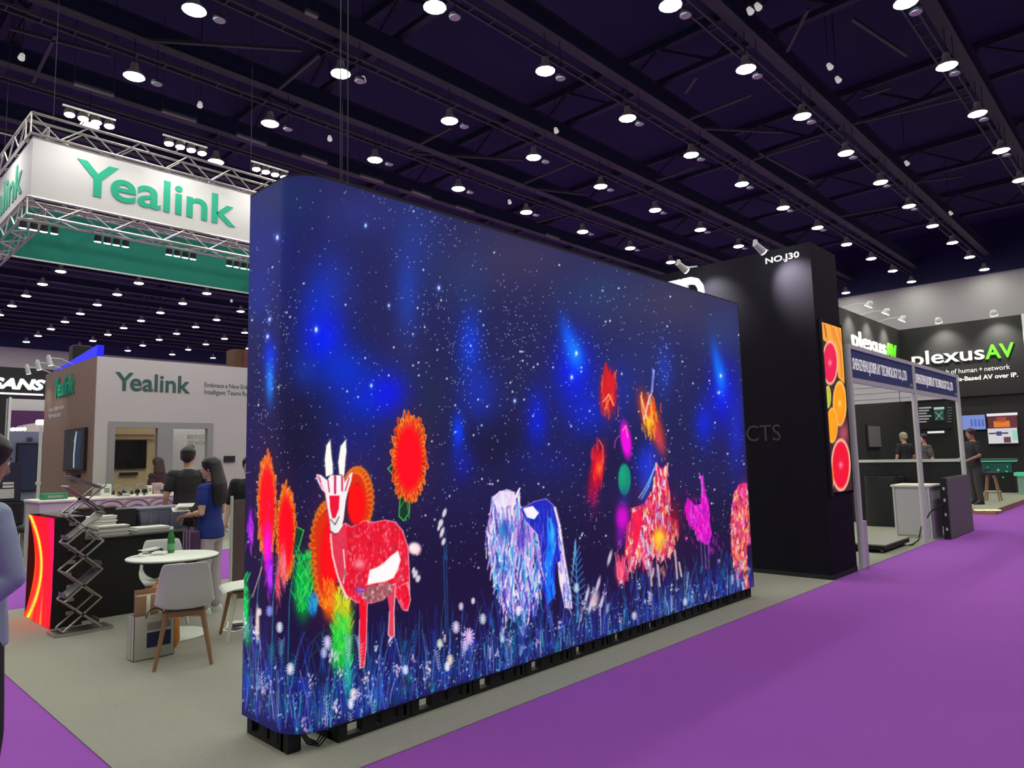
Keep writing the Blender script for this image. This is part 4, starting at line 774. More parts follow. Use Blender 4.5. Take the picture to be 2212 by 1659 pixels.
def office_chair(loc, rz, label):
    t = thing('office_chair', label, 'chair', (0, 0, 0), 'black chairs beyond the aisle')
    obj('seat', MB().cbox(-.24, .24, -.24, .24, .44, .52, .03), m_black, t); obj('backrest', MB().cbox(-.22, .22, .2, .27, .58, 1.0, .03), m_black, t); obj('column', MB().tube([(0, 0, .1), (0, 0, .45)], .03, 8), m_frame, t); obj('back_bar', MB().bar((0, .2, .47), (0, .25, .7), .05, .02), m_frame, t)
    for k in range(5):
        a = k * 2 * math.pi / 5; leg = obj('leg', MB().bar((0, 0, .11), (.28 * math.cos(a), .28 * math.sin(a), .075), .035), m_frame, t); obj('castor', MB().tube([(.28 * math.cos(a) - .02, .28 * math.sin(a), .035), (.28 * math.cos(a) + .02, .28 * math.sin(a), .035)], .03, 8), m_black, leg)
    for s in (-1, 1): obj('armrest', MB().tube([(s * .25, .1, .48), (s * .28, .1, .68), (s * .28, -.12, .68)], .018, 6), m_frame, t)
    return place(t, loc, rz)
office_chair((2.25, 13.7, .006), .6, 'black swivel chair standing by the end of the white display counter'); q = PX(60, 1075, 1, 15.6); office_chair((q[0] - .1, 15.4, .006), 2.2, 'black swivel chair farther back below the brown end wall')
# blue beam and track lights over the beige booth
solo('blue_light_beam', MB().prism([(4.165, 15.0 + .05, 3.70), (4.165, 18.4, 3.70), (4.165, 15.05, 3.93)], (.12, 0, 0)), M('blue_glow', (0, 0, .1, 1), .5, emit=rgb(20, 10, 235), estr=1.0, nosample=True), 'wedge shaped blue glowing light beam on top of the brown end wall', 'light')
def arm_light(name, wall_pt, out, drop, label, group, spot=0.0, r=.05, up=.0, aim=(0, 0, -1), lens=None, ang=1.7):
    """curved arm lamp fixed on a wall top"""
    w = np.array(wall_pt, float); o = np.array(out, float); tip = w + o + np.array([0, 0, up])
    t = thing(name, label, 'lamp', tuple(w), group); aim = np.array(aim, float); aim /= np.linalg.norm(aim)
    obj('arm', MB().tube([w, w + o * .5 + np.array([0, 0, up * .9]), tip], .012, 6), m_alu, t)
    h = obj('lamp_head', MB().tube([tip + np.array([0, 0, .06]), tip, tip + aim * drop], [r * .5, r * .8, r], 10), m_alu, t)
    obj('lens', MB().tube([tip + aim * (drop + .001), tip + aim * (drop + .012)], [r * .93, r * .9], 10), lens or m_lamp, h)
    if spot > 0:
        L = bpy.data.lights.new(name + '_beam', 'SPOT'); L.energy = spot; L.spot_size = ang; L.spot_blend = 1.0; L.color = (1, .97, .88); L.shadow_soft_size = .04
        lo = bpy.data.objects.new('beam', L); COL.objects.link(lo); lo.parent = t; lo.location = tuple(tip + aim * (drop + .05) - w)
        lo.rotation_euler = Vector(tuple(aim)).to_track_quat('-Z', 'Y').to_euler()
    return t
for k, y in enumerate((16.6, 17.5, 18.4)):
    arm_light('arm_lamp', (4.17, y, 3.715), (-.45, 0, 0), .16, 'white arm lamp on the brown end wall, number %s from the blue beam' % ('one', 'two', 'three')[k], 'arm lamps on the brown end wall', 12 if k else 0, r=.05, up=.1, aim=(.25, 0, -1), lens=m_lit)
t = thing('loudspeaker', 'black loudspeaker on a bracket behind the brown end wall', 'loudspeaker', (4.9, 20.4, 0)); q = PX(176, 775, 1, 20.4)
obj('cabinet', MB().cbox(q[0] - .22, q[0] + .22, 20.3, 20.7, 3.9, 4.7, .03), m_black, t); obj('stand', MB().tube([(q[0], 20.5, .006), (q[0], 20.5, 3.9)], .04, 6), m_black, t)
t = thing('banner_cube', 'small brown and red banner box showing above the beige booth beside the video wall', 'sign', (8.6, 21, 0)); q = PX(507, 790, 1, 21); q2 = PX(545, 757, 1, 21)
obj('box', MB().box(q[0], q2[0] + 1, 21, 21.6, q[2] - .6, q2[2]), M('brown_print', (.10, .045, .02, 1), .8), t); obj('red_face', MB().box(q[0] + .25, q2[0] + 1, 20.98, 21, q[2] - .3, q2[2] - .02), M('red_print', (.12, .03, .03, 1), .8), t); obj('pole', MB().box(q2[0], q2[0] + .1, 21.2, 21.3, .006, q[2] - .6), m_frame, t)

# ================================================================== our own booth: counter, rack, table, chairs
m_cblack = M('counter_black', (0.010, 0.010, 0.011, 1), .5, noise=.2, scale=6)
lc = thing('screen_counter', 'black reception counter with a glowing red curved screen on its short end', 'counter', (1.95, 8.41, 0))
obj('body', MB().box(2.24, 3.50, 8.42, 9.22, .006, .82), m_cblack, lc)
obj('worktop', MB().cbox(2.24, 3.52, 8.40, 9.22, .82, .845, .006), M('counter_top', (.03, .03, .032, 1), .3), lc)
obj('raised_ledge', MB().box(2.24, 2.92, 8.86, 9.22, .845, 1.10), m_cblack, lc)
m_cab = M('cabinet_red_reflection', (.022, .010, .012, 1), .45)  # red reflection of the screen put into the dark cabinet colour
obj('screen_cabinet', MB().box(2.06, 2.24, 8.25, 9.26, .006, 1.09), m_cab, lc)
for z in (.12, .25, .38, .5, .62, .75, .88, 1.0): obj('cabinet_latch', MB().cbox(2.09, 2.16 if z != .5 else 2.13, 8.235, 8.25, z, z + .035, .004), m_frame, lc)
pr = Paint(36, 1100, 90, 280, (255, 4, 12))
for t_ in np.linspace(0, 1, 60):
    y = 1105 + 265 * t_; e = 57 + 17 * math.sin(math.pi * min(1, t_ * 1.02)) - 13 * t_ ** 2; sl = slice(int(y - 1100 - 3), int(y - 1100 + 4))
    X = np.arange(36, 126) + .5
    for c, x0, w, a in (((255, 70, 10), e - 14, 6, .9), ((235, 30, 30), e - 6, 5, .8), ((255, 175, 20), e + 4, 4, 1.0), ((255, 215, 60), e + 5, 2, .9)): g = a * np.exp(-((X - x0) / w) ** 2)[None, :, None]; pr.a[sl] += (np.array(c) / 255 - pr.a[sl]) * g
    g = np.clip((X - 97 - 2 * t_) / 10, 0, .7)[None, :, None]; pr.a[sl] += (np.array((235, 0, 90)) / 255 - pr.a[sl]) * g
    if t_ > .55:
        for k, (c, x0) in enumerate((((255, 120, 30), 62), ((245, 60, 60), 72), ((255, 160, 60), 80), ((230, 20, 60), 90))): g = (t_ - .55) * 1.6 * np.exp(-((X - x0 - 10 * (t_ - .5)) / 2.5) ** 2)[None, :, None]; pr.a[sl] += (np.array(c) / 255 - pr.a[sl]) * g
zz = np.linspace(.01, 1.085, 130); yv = np.linspace(9.26, 8.25, 70)
PP = np.zeros((130, 70, 3)); tz = (zz / 1.085)[:, None]; bow = .085 * np.sin(math.pi * np.clip(tz * .95 + .02, 0, 1)) * np.linspace(1, .15, 70)[None, :]
PP[..., 0] = 1.945 + bow + .08 * np.linspace(0, .4, 70)[None, :] ** 2; PP[..., 1] = yv[None, :]; PP[..., 2] = zz[:, None]
FL = PP.copy(); FL[..., 0] = 1.945; Uc, Vc = PROJ(FL); screen_mesh('curved_screen', PP, pr.sample(Uc, Vc), lc, 1.6)
obj('screen_backing', MB().box(2.045, 2.06, 8.25, 9.26, .006, 1.09), m_black, lc)
for y in (8.26, 9.24): obj('screen_side', MB().box(1.97 if y < 9 else 1.96, 2.06, y - .008, y + .008, .006, 1.09), m_black, lc)
# paper stacks and a crate on the counter
def stack(x, y, w, d, n, z, label, th=.012):
    t = thing('brochure_stack', label, 'brochures', (x, y, z), 'brochure stacks on the black counter')
    for k in range(n):
        j = .008 * math.sin(k * 2.3); obj('brochure', MB().box(x - w / 2 + j, x + w / 2 + j, y - d / 2 - j, y + d / 2 - j, z + k * th, z + (k + .93) * th), m_paper, t)
stack(2.56, 8.53, .30, .2, 7, .845, 'thick stack of white brochures on the front edge of the black counter', .016); stack(2.50, 8.74, .30, .2, 13, .845, 'taller stack of white brochures against the raised counter ledge', .016)
stack(2.98, 8.60, .34, .3, 5, .845, 'thin stack of white brochures with spread sheets behind the round table', .012)
m_crate = M('grey_violet_crate', (.17, .17, .25, 1), .5, noise=.1, scale=6)
t = thing('storage_crate', 'grey violet plastic storage crate standing on the worktop of the black counter', 'crate', (3.2, 9.0, .845))
obj('tub', MB().loft([[(2.99, 8.86, .846), (3.44, 8.86, .846), (3.44, 9.18, .846), (2.99, 9.18, .846)], [(2.95, 8.83, 1.07), (3.48, 8.83, 1.07), (3.48, 9.21, 1.07), (2.95, 9.21, 1.07)]]), m_crate, t); obj('lid', MB().cbox(2.94, 3.50, 8.82, 9.22, 1.071, 1.10, .006), m_crate, t)
for x in (3.06, 3.18, 3.30, 3.40): obj('rib', MB().box(x, x + .015, 8.83, 8.85, .87, 1.05), m_crate, t)
t = thing('cardboard_box', 'flat dark red and black packing box on the raised counter ledge', 'box', (2.55, 9.04, 1.10)); obj('box', MB().cbox(2.36, 2.72, 8.9, 9.18, 1.10, 1.135, .005), M('dark_red_card', (.06, .015, .02, 1), .7), t); obj('tape', MB().box(2.52, 2.56, 8.898, 9.182, 1.10, 1.137), m_black, t)
# zigzag brochure rack
rk = thing('brochure_rack', 'folding zigzag aluminium brochure rack with clear trays beside the red screen counter', 'rack', (2.14, 7.93, .006))
RX, RY, nL, ph = 2.125, 7.93, 5, .272
zn = [.05 + ph * i for i in range(nL + 1)]; wx = .175; gy = .13
for s in (-1, 1):
    for i in range(nL):
        for d in (-1, 1): obj('link', MB().bar((RX - d * wx / 1.0 * .9, RY + s * gy, zn[i]), (RX + d * wx * .9, RY + s * gy, zn[i + 1]), .022, .012), m_steel, rk)
        obj('pivot', MB().tube([(RX, RY + s * gy - .012, (zn[i] + zn[i + 1]) / 2), (RX, RY + s * gy + .012, (zn[i] + zn[i + 1]) / 2)], .013, 8), m_black, rk)
m_clear = M('smoky_acrylic', (.15, .15, .155, 1), .4, spec=.4)
for i in range(nL + 1):
    for d in (-1, 1): obj('cross_bar', MB().tube([(RX + d * wx * .9, RY - gy, zn[i]), (RX + d * wx * .9, RY + gy, zn[i])], .008, 6), m_steel, rk)
for i in range(nL):
    d = 1 if i % 2 else -1; a = np.array((RX - d * wx * .85, 0, zn[i] + .03)); b = np.array((RX + d * wx * .8, 0, zn[i + 1] - .01))
    tr = obj('tray', MB().bar((a[0], RY, a[2]), (b[0], RY, b[2]), 2 * gy - .04, .006), m_clear, rk)
    obj('tray_lip', MB().bar((a[0], RY - gy + .02, a[2] + .02), (a[0], RY + gy - .02, a[2] + .02), .008, .04), m_clear, tr)
obj('top_tray', MB().bar((RX - .15, RY, zn[-1] + .10), (RX + .15, RY, zn[-1] - .03), .24, .012), m_clear, rk); obj('base_frame', MB().bar((RX - .22, RY - gy, .02), (RX + .26, RY - gy, .02), .025).bar((RX - .22, RY + gy, .02), (RX + .26, RY + gy, .02), .025).bar((RX - .22, RY - gy, .02), (RX - .22, RY + gy, .02), .025).bar((RX + .26, RY - gy, .02), (RX + .26, RY + gy, .02), .025), m_steel, rk)
obj('base_tray', MB().box(RX - .21, RX + .25, RY - gy + .012, RY + gy - .012, .008, .016), m_clear, rk)
# round table
TX, TY, TR = 2.655, 7.03, .40
tb = thing('round_table', 'round white meeting table with a dark rim on a pedestal', 'table', (TX, TY, .006))
obj('table_top', MB().lathe([(TR - .01, .722), (TR, .727), (TR, .738), (TR - .012, .744)], (TX, TY, 0), 48), m_white, tb, True); obj('rim_band', MB().lathe([(TR - .03, .712), (TR - .004, .714), (TR - .004, .723), (TR - .03, .723)], (TX, TY, 0), 48), m_black, tb)
obj('pedestal', MB().lathe([(.06, .03), (.035, .06), (.03, .40), (.035, .66), (.10, .70), (.12, .713)], (TX, TY, 0), 20), m_alu, tb, True); obj('base_plate', MB().lathe([(.31, .006), (.315, .012), (.30, .022), (.05, .035)], (TX, TY, 0), 40), m_white, tb, True)
t = thing('green_bottle', 'green glass bottle with a white cap on the round table', 'bottle', (0, 0, 0)); bq = PX(369, 1194, 2, .744); bx0, by0 = bq[0], bq[1]
m_gglass = M('green_glass', (.08, .38, .10, 1), .12, trans=.55, spec=.6)
obj('glass', MB().lathe([(.030, 0), (.034, .01), (.034, .10), (.030, .125), (.033, .14), (.030, .16), (.016, .20), (.014, .225)], n=18), m_gglass, t, True); obj('cap', MB().lathe([(.016, .222), (.017, .226), (.017, .246), (.015, .25)], n=14), m_white, t); obj('paper_label', MB().lathe([(.0345, .03), (.0347, .035), (.0347, .085), (.0345, .09)], n=18), M('green_label', (.12, .4, .16, 1), .6), t)
place(t, (bx0, by0, .744))
def leaf(name, cx, cy, z, w, d, rz, mat, label, group='papers on the round table', curl=.0):
    t = thing(name, label, 'papers', (0, 0, 0), group); mb = MB(); n = 5
    top = [(-w / 2 + w * i / n, curl * (i / n) ** 2) for i in range(n + 1)]
    for i in range(n): mb.box(top[i][0], top[i + 1][0], -d / 2, d / 2, top[i][1], top[i][1] + .004)
    obj('sheet', MB().loft([[(x, -d / 2, zz2), (x, d / 2, zz2), (x, d / 2, zz2 + .004), (x, -d / 2, zz2 + .004)] for x, zz2 in top]), m_paper, t)
    obj('print_block', MB().box(-w * .35, w * .05, -d * .35, d * .35, .0041 + curl * .1, .0046 + curl * .1), mat, t); return place(t, (cx, cy, z), rz)
def tpx(u, v): q = PX(u, v, 2, .744); return q[0], q[1]
leaf('brochure', *tpx(304, 1202), .744, .17, .12, .5, m_frame, 'printed brochure lying at the outer rim of the round table'); leaf('brochure', *tpx(325, 1196), .744, .20, .14, -.4, m_black, 'dark printed brochure in the middle of the papers on the round table'); leaf('brochure', *tpx(345, 1197), .749, .18, .13, 1.0, m_frame, 'folded brochure nearest the green bottle on the round table', curl=.012); leaf('brochure', *tpx(322, 1189), .749, .17, .12, .1, m_paper, 'white leaflet with a raised edge on top of the dark brochure', curl=.015)
# shell chairs
def shell(w0=.23):
    prof = [(.235, .425), (.22, .452), (.12, .448), (0.0, .438), (-.10, .442), (-.165, .47), (-.20, .54), (-.215, .63), (-.232, .73), (-.245, .80), (-.252, .822)]
    wid = [.205, .225, .235, .235, .232, .228, .222, .212, .198, .178, .160]; cup = [.0, .012, .03, .045, .06, .075, .06, .045, .03, .018, .01]
    n = 13; rows = []
    for (y, z), w, c in zip(prof, wid, cup):
        row = []
        for j in range(n):
            s = -1 + 2 * j / (n - 1); e = abs(s) ** 3; k = min(1, max(0, (z - .44) / .1)) if y < -.1 else 0
            row.append((w * s * (1 - .04 * e), y + c * e * k, z + c * e * (1 - k)))
        rows.append(row)
    mb = MB(); R_ = len(rows); T = .012
    for lay in (0, 1):
        base = len(mb.v)
        for i, row in enumerate(rows):
            for p in row:
                a = rows[min(i + 1, R_ - 1)][6]; b = rows[max(i - 1, 0)][6]; ty, tz = a[1] - b[1], a[2] - b[2]; L = math.hypot(ty, tz); ny, nz = tz / L, -ty / L
                mb.v.append((p[0], p[1] - lay * T * ny, p[2] - lay * T * nz))
        for i in range(R_ - 1):
            for j in range(n - 1):
                q = [base + i * n + j, base + i * n + j + 1, base + (i + 1) * n + j + 1, base + (i + 1) * n + j]; mb.f.append(tuple(q if lay else q[::-1]))
    N = R_ * n; edge = [(0, j) for j in range(n)] + [(i, n - 1) for i in range(1, R_)] + [(R_ - 1, j) for j in range(n - 2, -1, -1)] + [(i, 0) for i in range(R_ - 2, 0, -1)]
    for a, b in zip(edge, edge[1:] + edge[:1]): ia, ib = a[0] * n + a[1], b[0] * n + b[1]; mb.f.append((ia, ib, ib + N, ia + N))
    return mb
def make_chair(label, mat):
    t = thing('shell_chair', label, 'chair', (0, 0, 0), 'shell chairs round the meeting table')
    s = obj('seat_shell', shell(), mat, t, True); sub = s.modifiers.new('smooth', 'SUBSURF'); sub.levels = 1; sub.render_levels = 1
    for sx in (-1, 1):
        for y0, y1 in ((.13, .20), (-.11, -.20)): obj('leg', MB().tube([(sx * .13, y0, .415), (sx * .205, y1, .006)], [.021, .0135], 10), m_wood, t, True)
    obj('under_frame', MB().bar((-.14, .13, .405), (.14, .13, .405), .03, .04).bar((-.14, -.11, .405), (.14, -.11, .405), .03, .04).bar((-.13, -.11, .405), (-.13, .13, .405), .03, .04).bar((.13, -.11, .405), (.13, .13, .405), .03, .04), m_wood, t)
    obj('seat_pad', MB().cbox(-.13, .13, -.09, .13, .424, .432, .003), m_frame, t); return t
ch = make_chair('white plastic shell chair with beech legs turned with its back to the aisle', m_white)
c2 = copy_tree(ch); c3 = copy_tree(ch)
place(ch, (2.385, 6.04, 0), -.38)
place(c2, (2.80, 7.63, 0), 2.9, 'cream plastic shell chair with a black bag on its seat behind the round table')
place(c3, (3.12, 6.46, 0), 1.3, 'cream shell chair with beech legs half hidden behind the video wall')
for c in (c2, c3): c.children[0].data = c.children[0].data.copy(); c.children[0].data.materials[0] = m_cream
t = thing('shoulder_bag', 'black shoulder bag lying in the cream chair behind the round table', 'bag', (2.76, 7.63, .445)); obj('pouch', MB().sphere((2.76, 7.62, .59), (.17, .10, .14), 14, 10), m_black, t, True); obj('strap', MB().tube([(2.64, 7.62, .62), (2.66, 7.66, .72), (2.78, 7.68, .74), (2.87, 7.64, .62)], .012, 6), m_black, t, True)
# bags by the chair
t = thing('paper_bag', 'tall white paper carrier bag with a dark blue print standing by the white chair', 'bag', (2.22, 6.42, .006)); X0, X1, Y0, Y1, Z1 = 2.10, 2.42, 6.33, 6.47, .36
m_bag = M('bag_paper', (.62, .62, .54, 1), .7, noise=.05, scale=9)
for nm, bx in (('front_panel', (X0, X1, Y0, Y0 + .004)), ('back_panel', (X0, X1, Y1 - .004, Y1)), ('side_panel', (X0, X0 + .004, Y0, Y1)), ('side_panel', (X1 - .004, X1, Y0, Y1)), ('bottom_panel', (X0, X1, Y0, Y1))): obj(nm, MB().box(*bx, .008, Z1 if nm != 'bottom_panel' else .012), m_bag, t)
obj('print_block', MB().box(X0 + .10, X1 - .03, Y0 - .002, Y0, .10, .22), M('navy_print', (.02, .03, .10, 1), .6), t); obj('print_band', MB().box(X0 + .10, X1 - .03, Y0 - .002, Y0, .24, .30), m_frame, t)
for y in (Y0, Y1): obj('handle', MB().torus(((X0 + X1) / 2, y, Z1 - .02), .07, .005, ax=1, n=10, k=5, a0=0, a1=math.pi), m_black, t)
for z0 in (X0 + .004, ): obj('fold_edge', MB().box(X0 - .001, X0 + .002, Y0 + .06, Y0 + .064, .01, Z1), m_black, t)
m_card = M('brown_card', (.36, .22, .13, 1), .8, noise=.1, scale=10)
t = thing('card_carton', 'slim brown cardboard carton poking out of the white paper bag', 'box', (2.2, 6.4, .012)); obj('carton', MB().cbox(2.13, 2.30, 6.36, 6.44, .013, .52, .004), m_card, t); obj('flap', MB().box(2.13, 2.30, 6.44, 6.443, .50, .56), m_card, t); obj('tape', MB().box(2.20, 2.23, 6.3585, 6.36, .2, .52), m_cream, t)
t = thing('orange_bag', 'crumpled orange cloth bag stuffed between the paper bag and the white chair', 'bag', (2.42, 6.62, .006))
obj('sack', MB().lathe([(.10, 0), (.13, .06), (.12, .25), (.135, .42), (.11, .52), (.06, .57), (.07, .60)], (2.44, 6.62, .006), 14), m_orange, t, True); obj('tie', MB().torus((2.44, 6.62, .574), .066, .01, n=14, k=5), m_wood, t)
# brochures spread on the floor by the table foot
for k, (x, y, r, lab) in enumerate(((3.20, 6.80, .3, 'glossy brochure lying on the carpet behind the white chair'), (3.28, 6.98, 1.1, 'second glossy brochure on the carpet by the table foot'))): leaf('floor_brochure', x, y, .006, .30, .21, r, m_black, lab, 'brochures on the carpet')
# tall brown screen post behind the woman
t = thing('folding_screen', 'tall brown fabric folding screen with grey posts beside the video wall', 'screen', (3.8, 8.0, .006)); m_bf = M('brown_fabric', (.16, .11, .11, 1), .9, noise=.15, scale=15)
for k, (x, y) in enumerate(((3.66, 8.0), (3.84, 7.90), (4.02, 8.02))):
    obj('post', MB().tube([(x, y, .006), (x, y, 1.22)], .018, 8), m_alu, t)
    if k: obj('fabric_panel', MB().bar(((px_ + x) / 2, (py_ + y) / 2, .05), ((px_ + x) / 2, (py_ + y) / 2, 1.16), math.hypot(x - px_, y - py_) * .9, .012) if False else MB().prism([(px_, py_, .06), (x, y, .06), (x, y, 1.18), (px_, py_, 1.18)], (0, .012, 0)), m_bf, t)
    px_, py_ = x, y

# ================================================================== people
def remesh(mb, voxel, smooth=4, name='tmp'):
    me = mesh_of(name, mb); o = bpy.data.objects.new(name, me); COL.objects.link(o)
    m = o.modifiers.new('r', 'REMESH'); m.mode = 'VOXEL'; m.voxel_size = voxel; m.use_smooth_shade = True
    if smooth: s = o.modifiers.new('s', 'SMOOTH'); s.iterations = smooth; s.factor = .5
    out = bpy.data.meshes.new_from_object(o.evaluated_get(bpy.context.evaluated_depsgraph_get())); bpy.data.objects.remove(o); bpy.data.meshes.remove(me); return out
def limb(mb, pts, rad, n=12):
    """tapered limb through joints with rounded joints"""
    P_ = []; R_ = []
    for i in range(len(pts) - 1):
        a, b = np.array(pts[i], float), np.array(pts[i + 1], float)
        for k in range(4): t = k / 4; P_.append(a + (b - a) * t); R_.append(rad[i] + (rad[i + 1] - rad[i]) * t)
    P_.append(np.array(pts[-1], float)); R_.append(rad[-1])
    mb.tube(P_, R_, n)
    for p, r in zip(pts, rad): mb.sphere(tuple(p), r * .98, 10, 7)
def hand(mb, wrist, dirv, side, palm_n, scale=1.0, curl=.5):
    """palm, four unequal bent fingers and a thumb leaving the side of the palm"""
    d = np.array(dirv, float); d /= np.linalg.norm(d); nrm = np.array(palm_n, float); nrm -= d * np.dot(nrm, d); nrm /= np.linalg.norm(nrm); lat = np.cross(d, nrm) * side; w = np.array(wrist, float); s = scale
    rings = []
    for t, hw, ht in ((0, .024, .019), (.03, .034, .017), (.065, .041, .015), (.09, .040, .012)):
        c = w + d * t * s; rings.append([tuple(c + lat * hw * s * math.cos(a) + nrm * ht * s * math.sin(a)) for a in np.linspace(0, 2 * math.pi, 12, endpoint=False)])
    mb.loft(rings)
    for k, (o, L) in enumerate(((-.030, .062), (-.010, .078), (.010, .084), (.029, .074))):
        p = w + d * .085 * s + lat * o * s; pts = [p]; ang = .15
        for f, c in ((.45, curl * .6), (.32, curl), (.23, curl * .8)): ang += c; p = p + (d * math.cos(ang) + nrm * math.sin(ang)) * L * f * s; pts.append(p)
        mb.tube(pts, [.0095 * s, .009 * s, .008 * s, .0065 * s], 8); [mb.sphere(tuple(q), .0085 * s, 8, 5) for q in pts[1:]]
    p = w + d * .03 * s + lat * .03 * s; q = p + (lat * .8 + d * .55 + nrm * .35) * .032 * s; e = q + (d * .85 + nrm * .35 * (1 + curl)) * .032 * s; mb.tube([p, q, e], [.013 * s, .0105 * s, .0085 * s], 8); mb.sphere(tuple(e), .009 * s, 8, 5)
def person(label, loc, face, H, cloth, hair='short', skin=None, hairmat=None, arms=None, female=False, voxel=.012, lean=0.0, sleeve=.55, stance=.10, shoes=m_shoe, headturn=0.0, group=None, headtilt=0.0, extra=None):
    """standing figure, local x right, y forward; arms = {'L','R'}: (elbow, wrist) in metres for a 1.75 m body"""
    skin = skin or m_skin; hairmat = hairmat or m_hair; k = H / 1.75
    t = thing('person', label, 'person', (0, 0, 0), group); sw = .165 if female else .185
    arms = arms or {}
    A_ = {s: arms.get(s, ((sx * (sw + .075), -.02, 1.12), (sx * (sw + .09), .06, .87))) for s, sx in (('L', -1), ('R', 1))}
    wst = .105 if female else .125; hipw = .165 if female else .155
    tors = [((0, 0, .86), hipw * .9, .11), ((0, 0, .95), hipw, .118), ((0, .005, 1.06), wst + .03, .10), ((0, .01, 1.15), wst + .025, .10), ((0, .01, 1.28), .148 if female else .162, .112), ((0, 0, 1.38), .150 if female else .172, .10), ((0, -.005, 1.44), .10, .075), ((0, -.01, 1.48), .058, .058)]
    def ringset(grow, rows): return [[(c[0] + (rx + grow) * math.cos(a), c[1] + (ry + grow) * math.sin(a) + lean * (c[2] - .9), c[2]) for a in np.linspace(0, 2 * math.pi, 20, endpoint=False)] for c, rx, ry in rows]
    ly = lambda z: lean * (z - .9)
    B = MB(); B.loft(ringset(0, tors))
    hy = ly(1.55) + .02
    limb(B, [(0, ly(1.46) - .01, 1.46), (0, hy - .01, 1.56)], [.056, .053])
    # head with jaw, nose, brow, ears
    hd = MB(); rings = []; n = 22
    for z, rx, ry, cy in ((-.118, .030, .034, .045), (-.105, .044, .056, .035), (-.08, .056, .072, .022), (-.05, .064, .084, .012), (-.02, .069, .090, .006), (.015, .073, .095, .0), (.05, .0745, .097, -.004), (.08, .070, .090, -.006), (.105, .055, .070, -.006), (.118, .030, .040, -.005)):
        row = []
        for a in np.linspace(0, 2 * math.pi, n, endpoint=False):
            x, y = rx * math.cos(a), ry * math.sin(a); f = max(0, math.sin(a)) ** 6
            if -.01 < z < .03: y -= .006 * f * (1 if abs(math.cos(a)) > .12 else 0)
            row.append((x, y + cy, z))
        rings.append(row)
    hd.loft(rings); hd.tube([(0, .092, .02), (0, .108, -.02), (0, .096, -.035)], [.008, .014, .010], 8); hd.tube([(-.022, .080, -.062), (0, .090, -.062), (.022, .080, -.062)], [.005, .009, .005], 6)
    for s in (-1, 1): hd.sphere((s * .075, -.005, -.01), (.010, .020, .030), 10, 7)
    HM = Matrix.Translation((0, hy, 1.635)) @ Matrix.Rotation(headturn, 4, 'Z') @ Matrix.Rotation(headtilt, 4, 'X'); hd.xf(HM); B.add(hd.v, hd.f)
    for s, sx in (('L', -1), ('R', 1)):
        e, w = A_[s]; sh = (sx * sw, ly(1.40), 1.395)
        limb(B, [(sx * .09, ly(1.4), 1.39), sh, e, w], [.05, .052, .038, .025]); dv = np.array(w) - np.array(e); hand(B, w, dv, -sx, (-sx * .9, .25, .0) if abs(dv[2]) > .12 else (0, .1, -1), 1.0)
        hp, kn, an = (sx * .085, 0, .88), (sx * (.085 + stance * .15), .02, .49), (sx * (.085 + stance * .3), -.02, .085)
        limb(B, [hp, kn, an], [.085, .056, .038]); limb(B, [an, (an[0] + sx * .01, an[1] + .10, .035)], [.036, .028])
    B.v = [(x * k, y * k, z * k) for x, y, z in B.v]
    obj('body', None, skin, t, mesh=remesh(B, voxel * .8, 3))
    # shirt
    S = MB(); S.loft(ringset(.016, [((0, 0, .84), hipw + .004, .125)] + tors[1:6] + [((0, -.005, 1.435), .105, .078), ((0, -.008, 1.462), .062, .060)]))
    for s, sx in (('L', -1), ('R', 1)):
        e, w = A_[s]; sh = np.array((sx * sw, ly(1.40), 1.40)); e = np.array(e); w = np.array(w)
        if sleeve <= 1: end = sh + (e - sh) * sleeve; limb(S, [(sx * .08, ly(1.4), 1.385), sh, end], [.07, .069, .062])
        else: limb(S, [(sx * .08, ly(1.4), 1.385), sh, e, e + (w - e) * (sleeve - 1)], [.07, .066, .052, .036])
    S.v = [(x * k, y * k, z * k) for x, y, z in S.v]; so = obj('shirt', None, cloth['shirt'], t, mesh=remesh(S, voxel, 3))
    if 'collar' in cloth: C_ = MB().torus((0, ly(1.47) - .008, 1.474), .064, .013, n=18, k=6); C_.v = [(x * k, y * k, z * k) for x, y, z in C_.v]; obj('collar', C_, cloth['collar'], so, True)
    T_ = MB(); T_.loft([[(c[0] + rx * math.cos(a), c[1] + ry * math.sin(a), c[2]) for a in np.linspace(0, 2 * math.pi, 20, endpoint=False)] for c, rx, ry in (((0, 0, .80), hipw + .002, .115), ((0, 0, .90), hipw + .010, .124), ((0, 0, .99), hipw - .01, .112))])
    tw = cloth.get('leg', .072)
    for sx in (-1, 1): limb(T_, [(sx * .083, 0, .86), (sx * (.085 + stance * .15), .018, .49), (sx * (.085 + stance * .3), -.015, .10)], [.098, tw + .004, tw - .008])
    T_.v = [(x * k, y * k, z * k) for x, y, z in T_.v]; obj('trousers', None, cloth['trousers'], t, mesh=remesh(T_, voxel, 3))
    for sx in (-1, 1):
        F_ = MB(); x0 = sx * (.085 + stance * .3); F_.loft([[(x0 + w_ * math.cos(a), y_ + l_ * math.sin(a), z_) for a in np.linspace(0, 2 * math.pi, 14, endpoint=False)] for z_, w_, l_, y_ in ((.0, .042, .125, .035), (.025, .046, .13, .035), (.05, .044, .11, .022), (.08, .040, .065, -.01), (.105, .040, .05, -.018))]); F_.v = [(x * k, y * k, z * k) for x, y, z in F_.v]; obj('shoe', F_, shoes, t, True)
    # hair
    Hh = MB(); cap = []
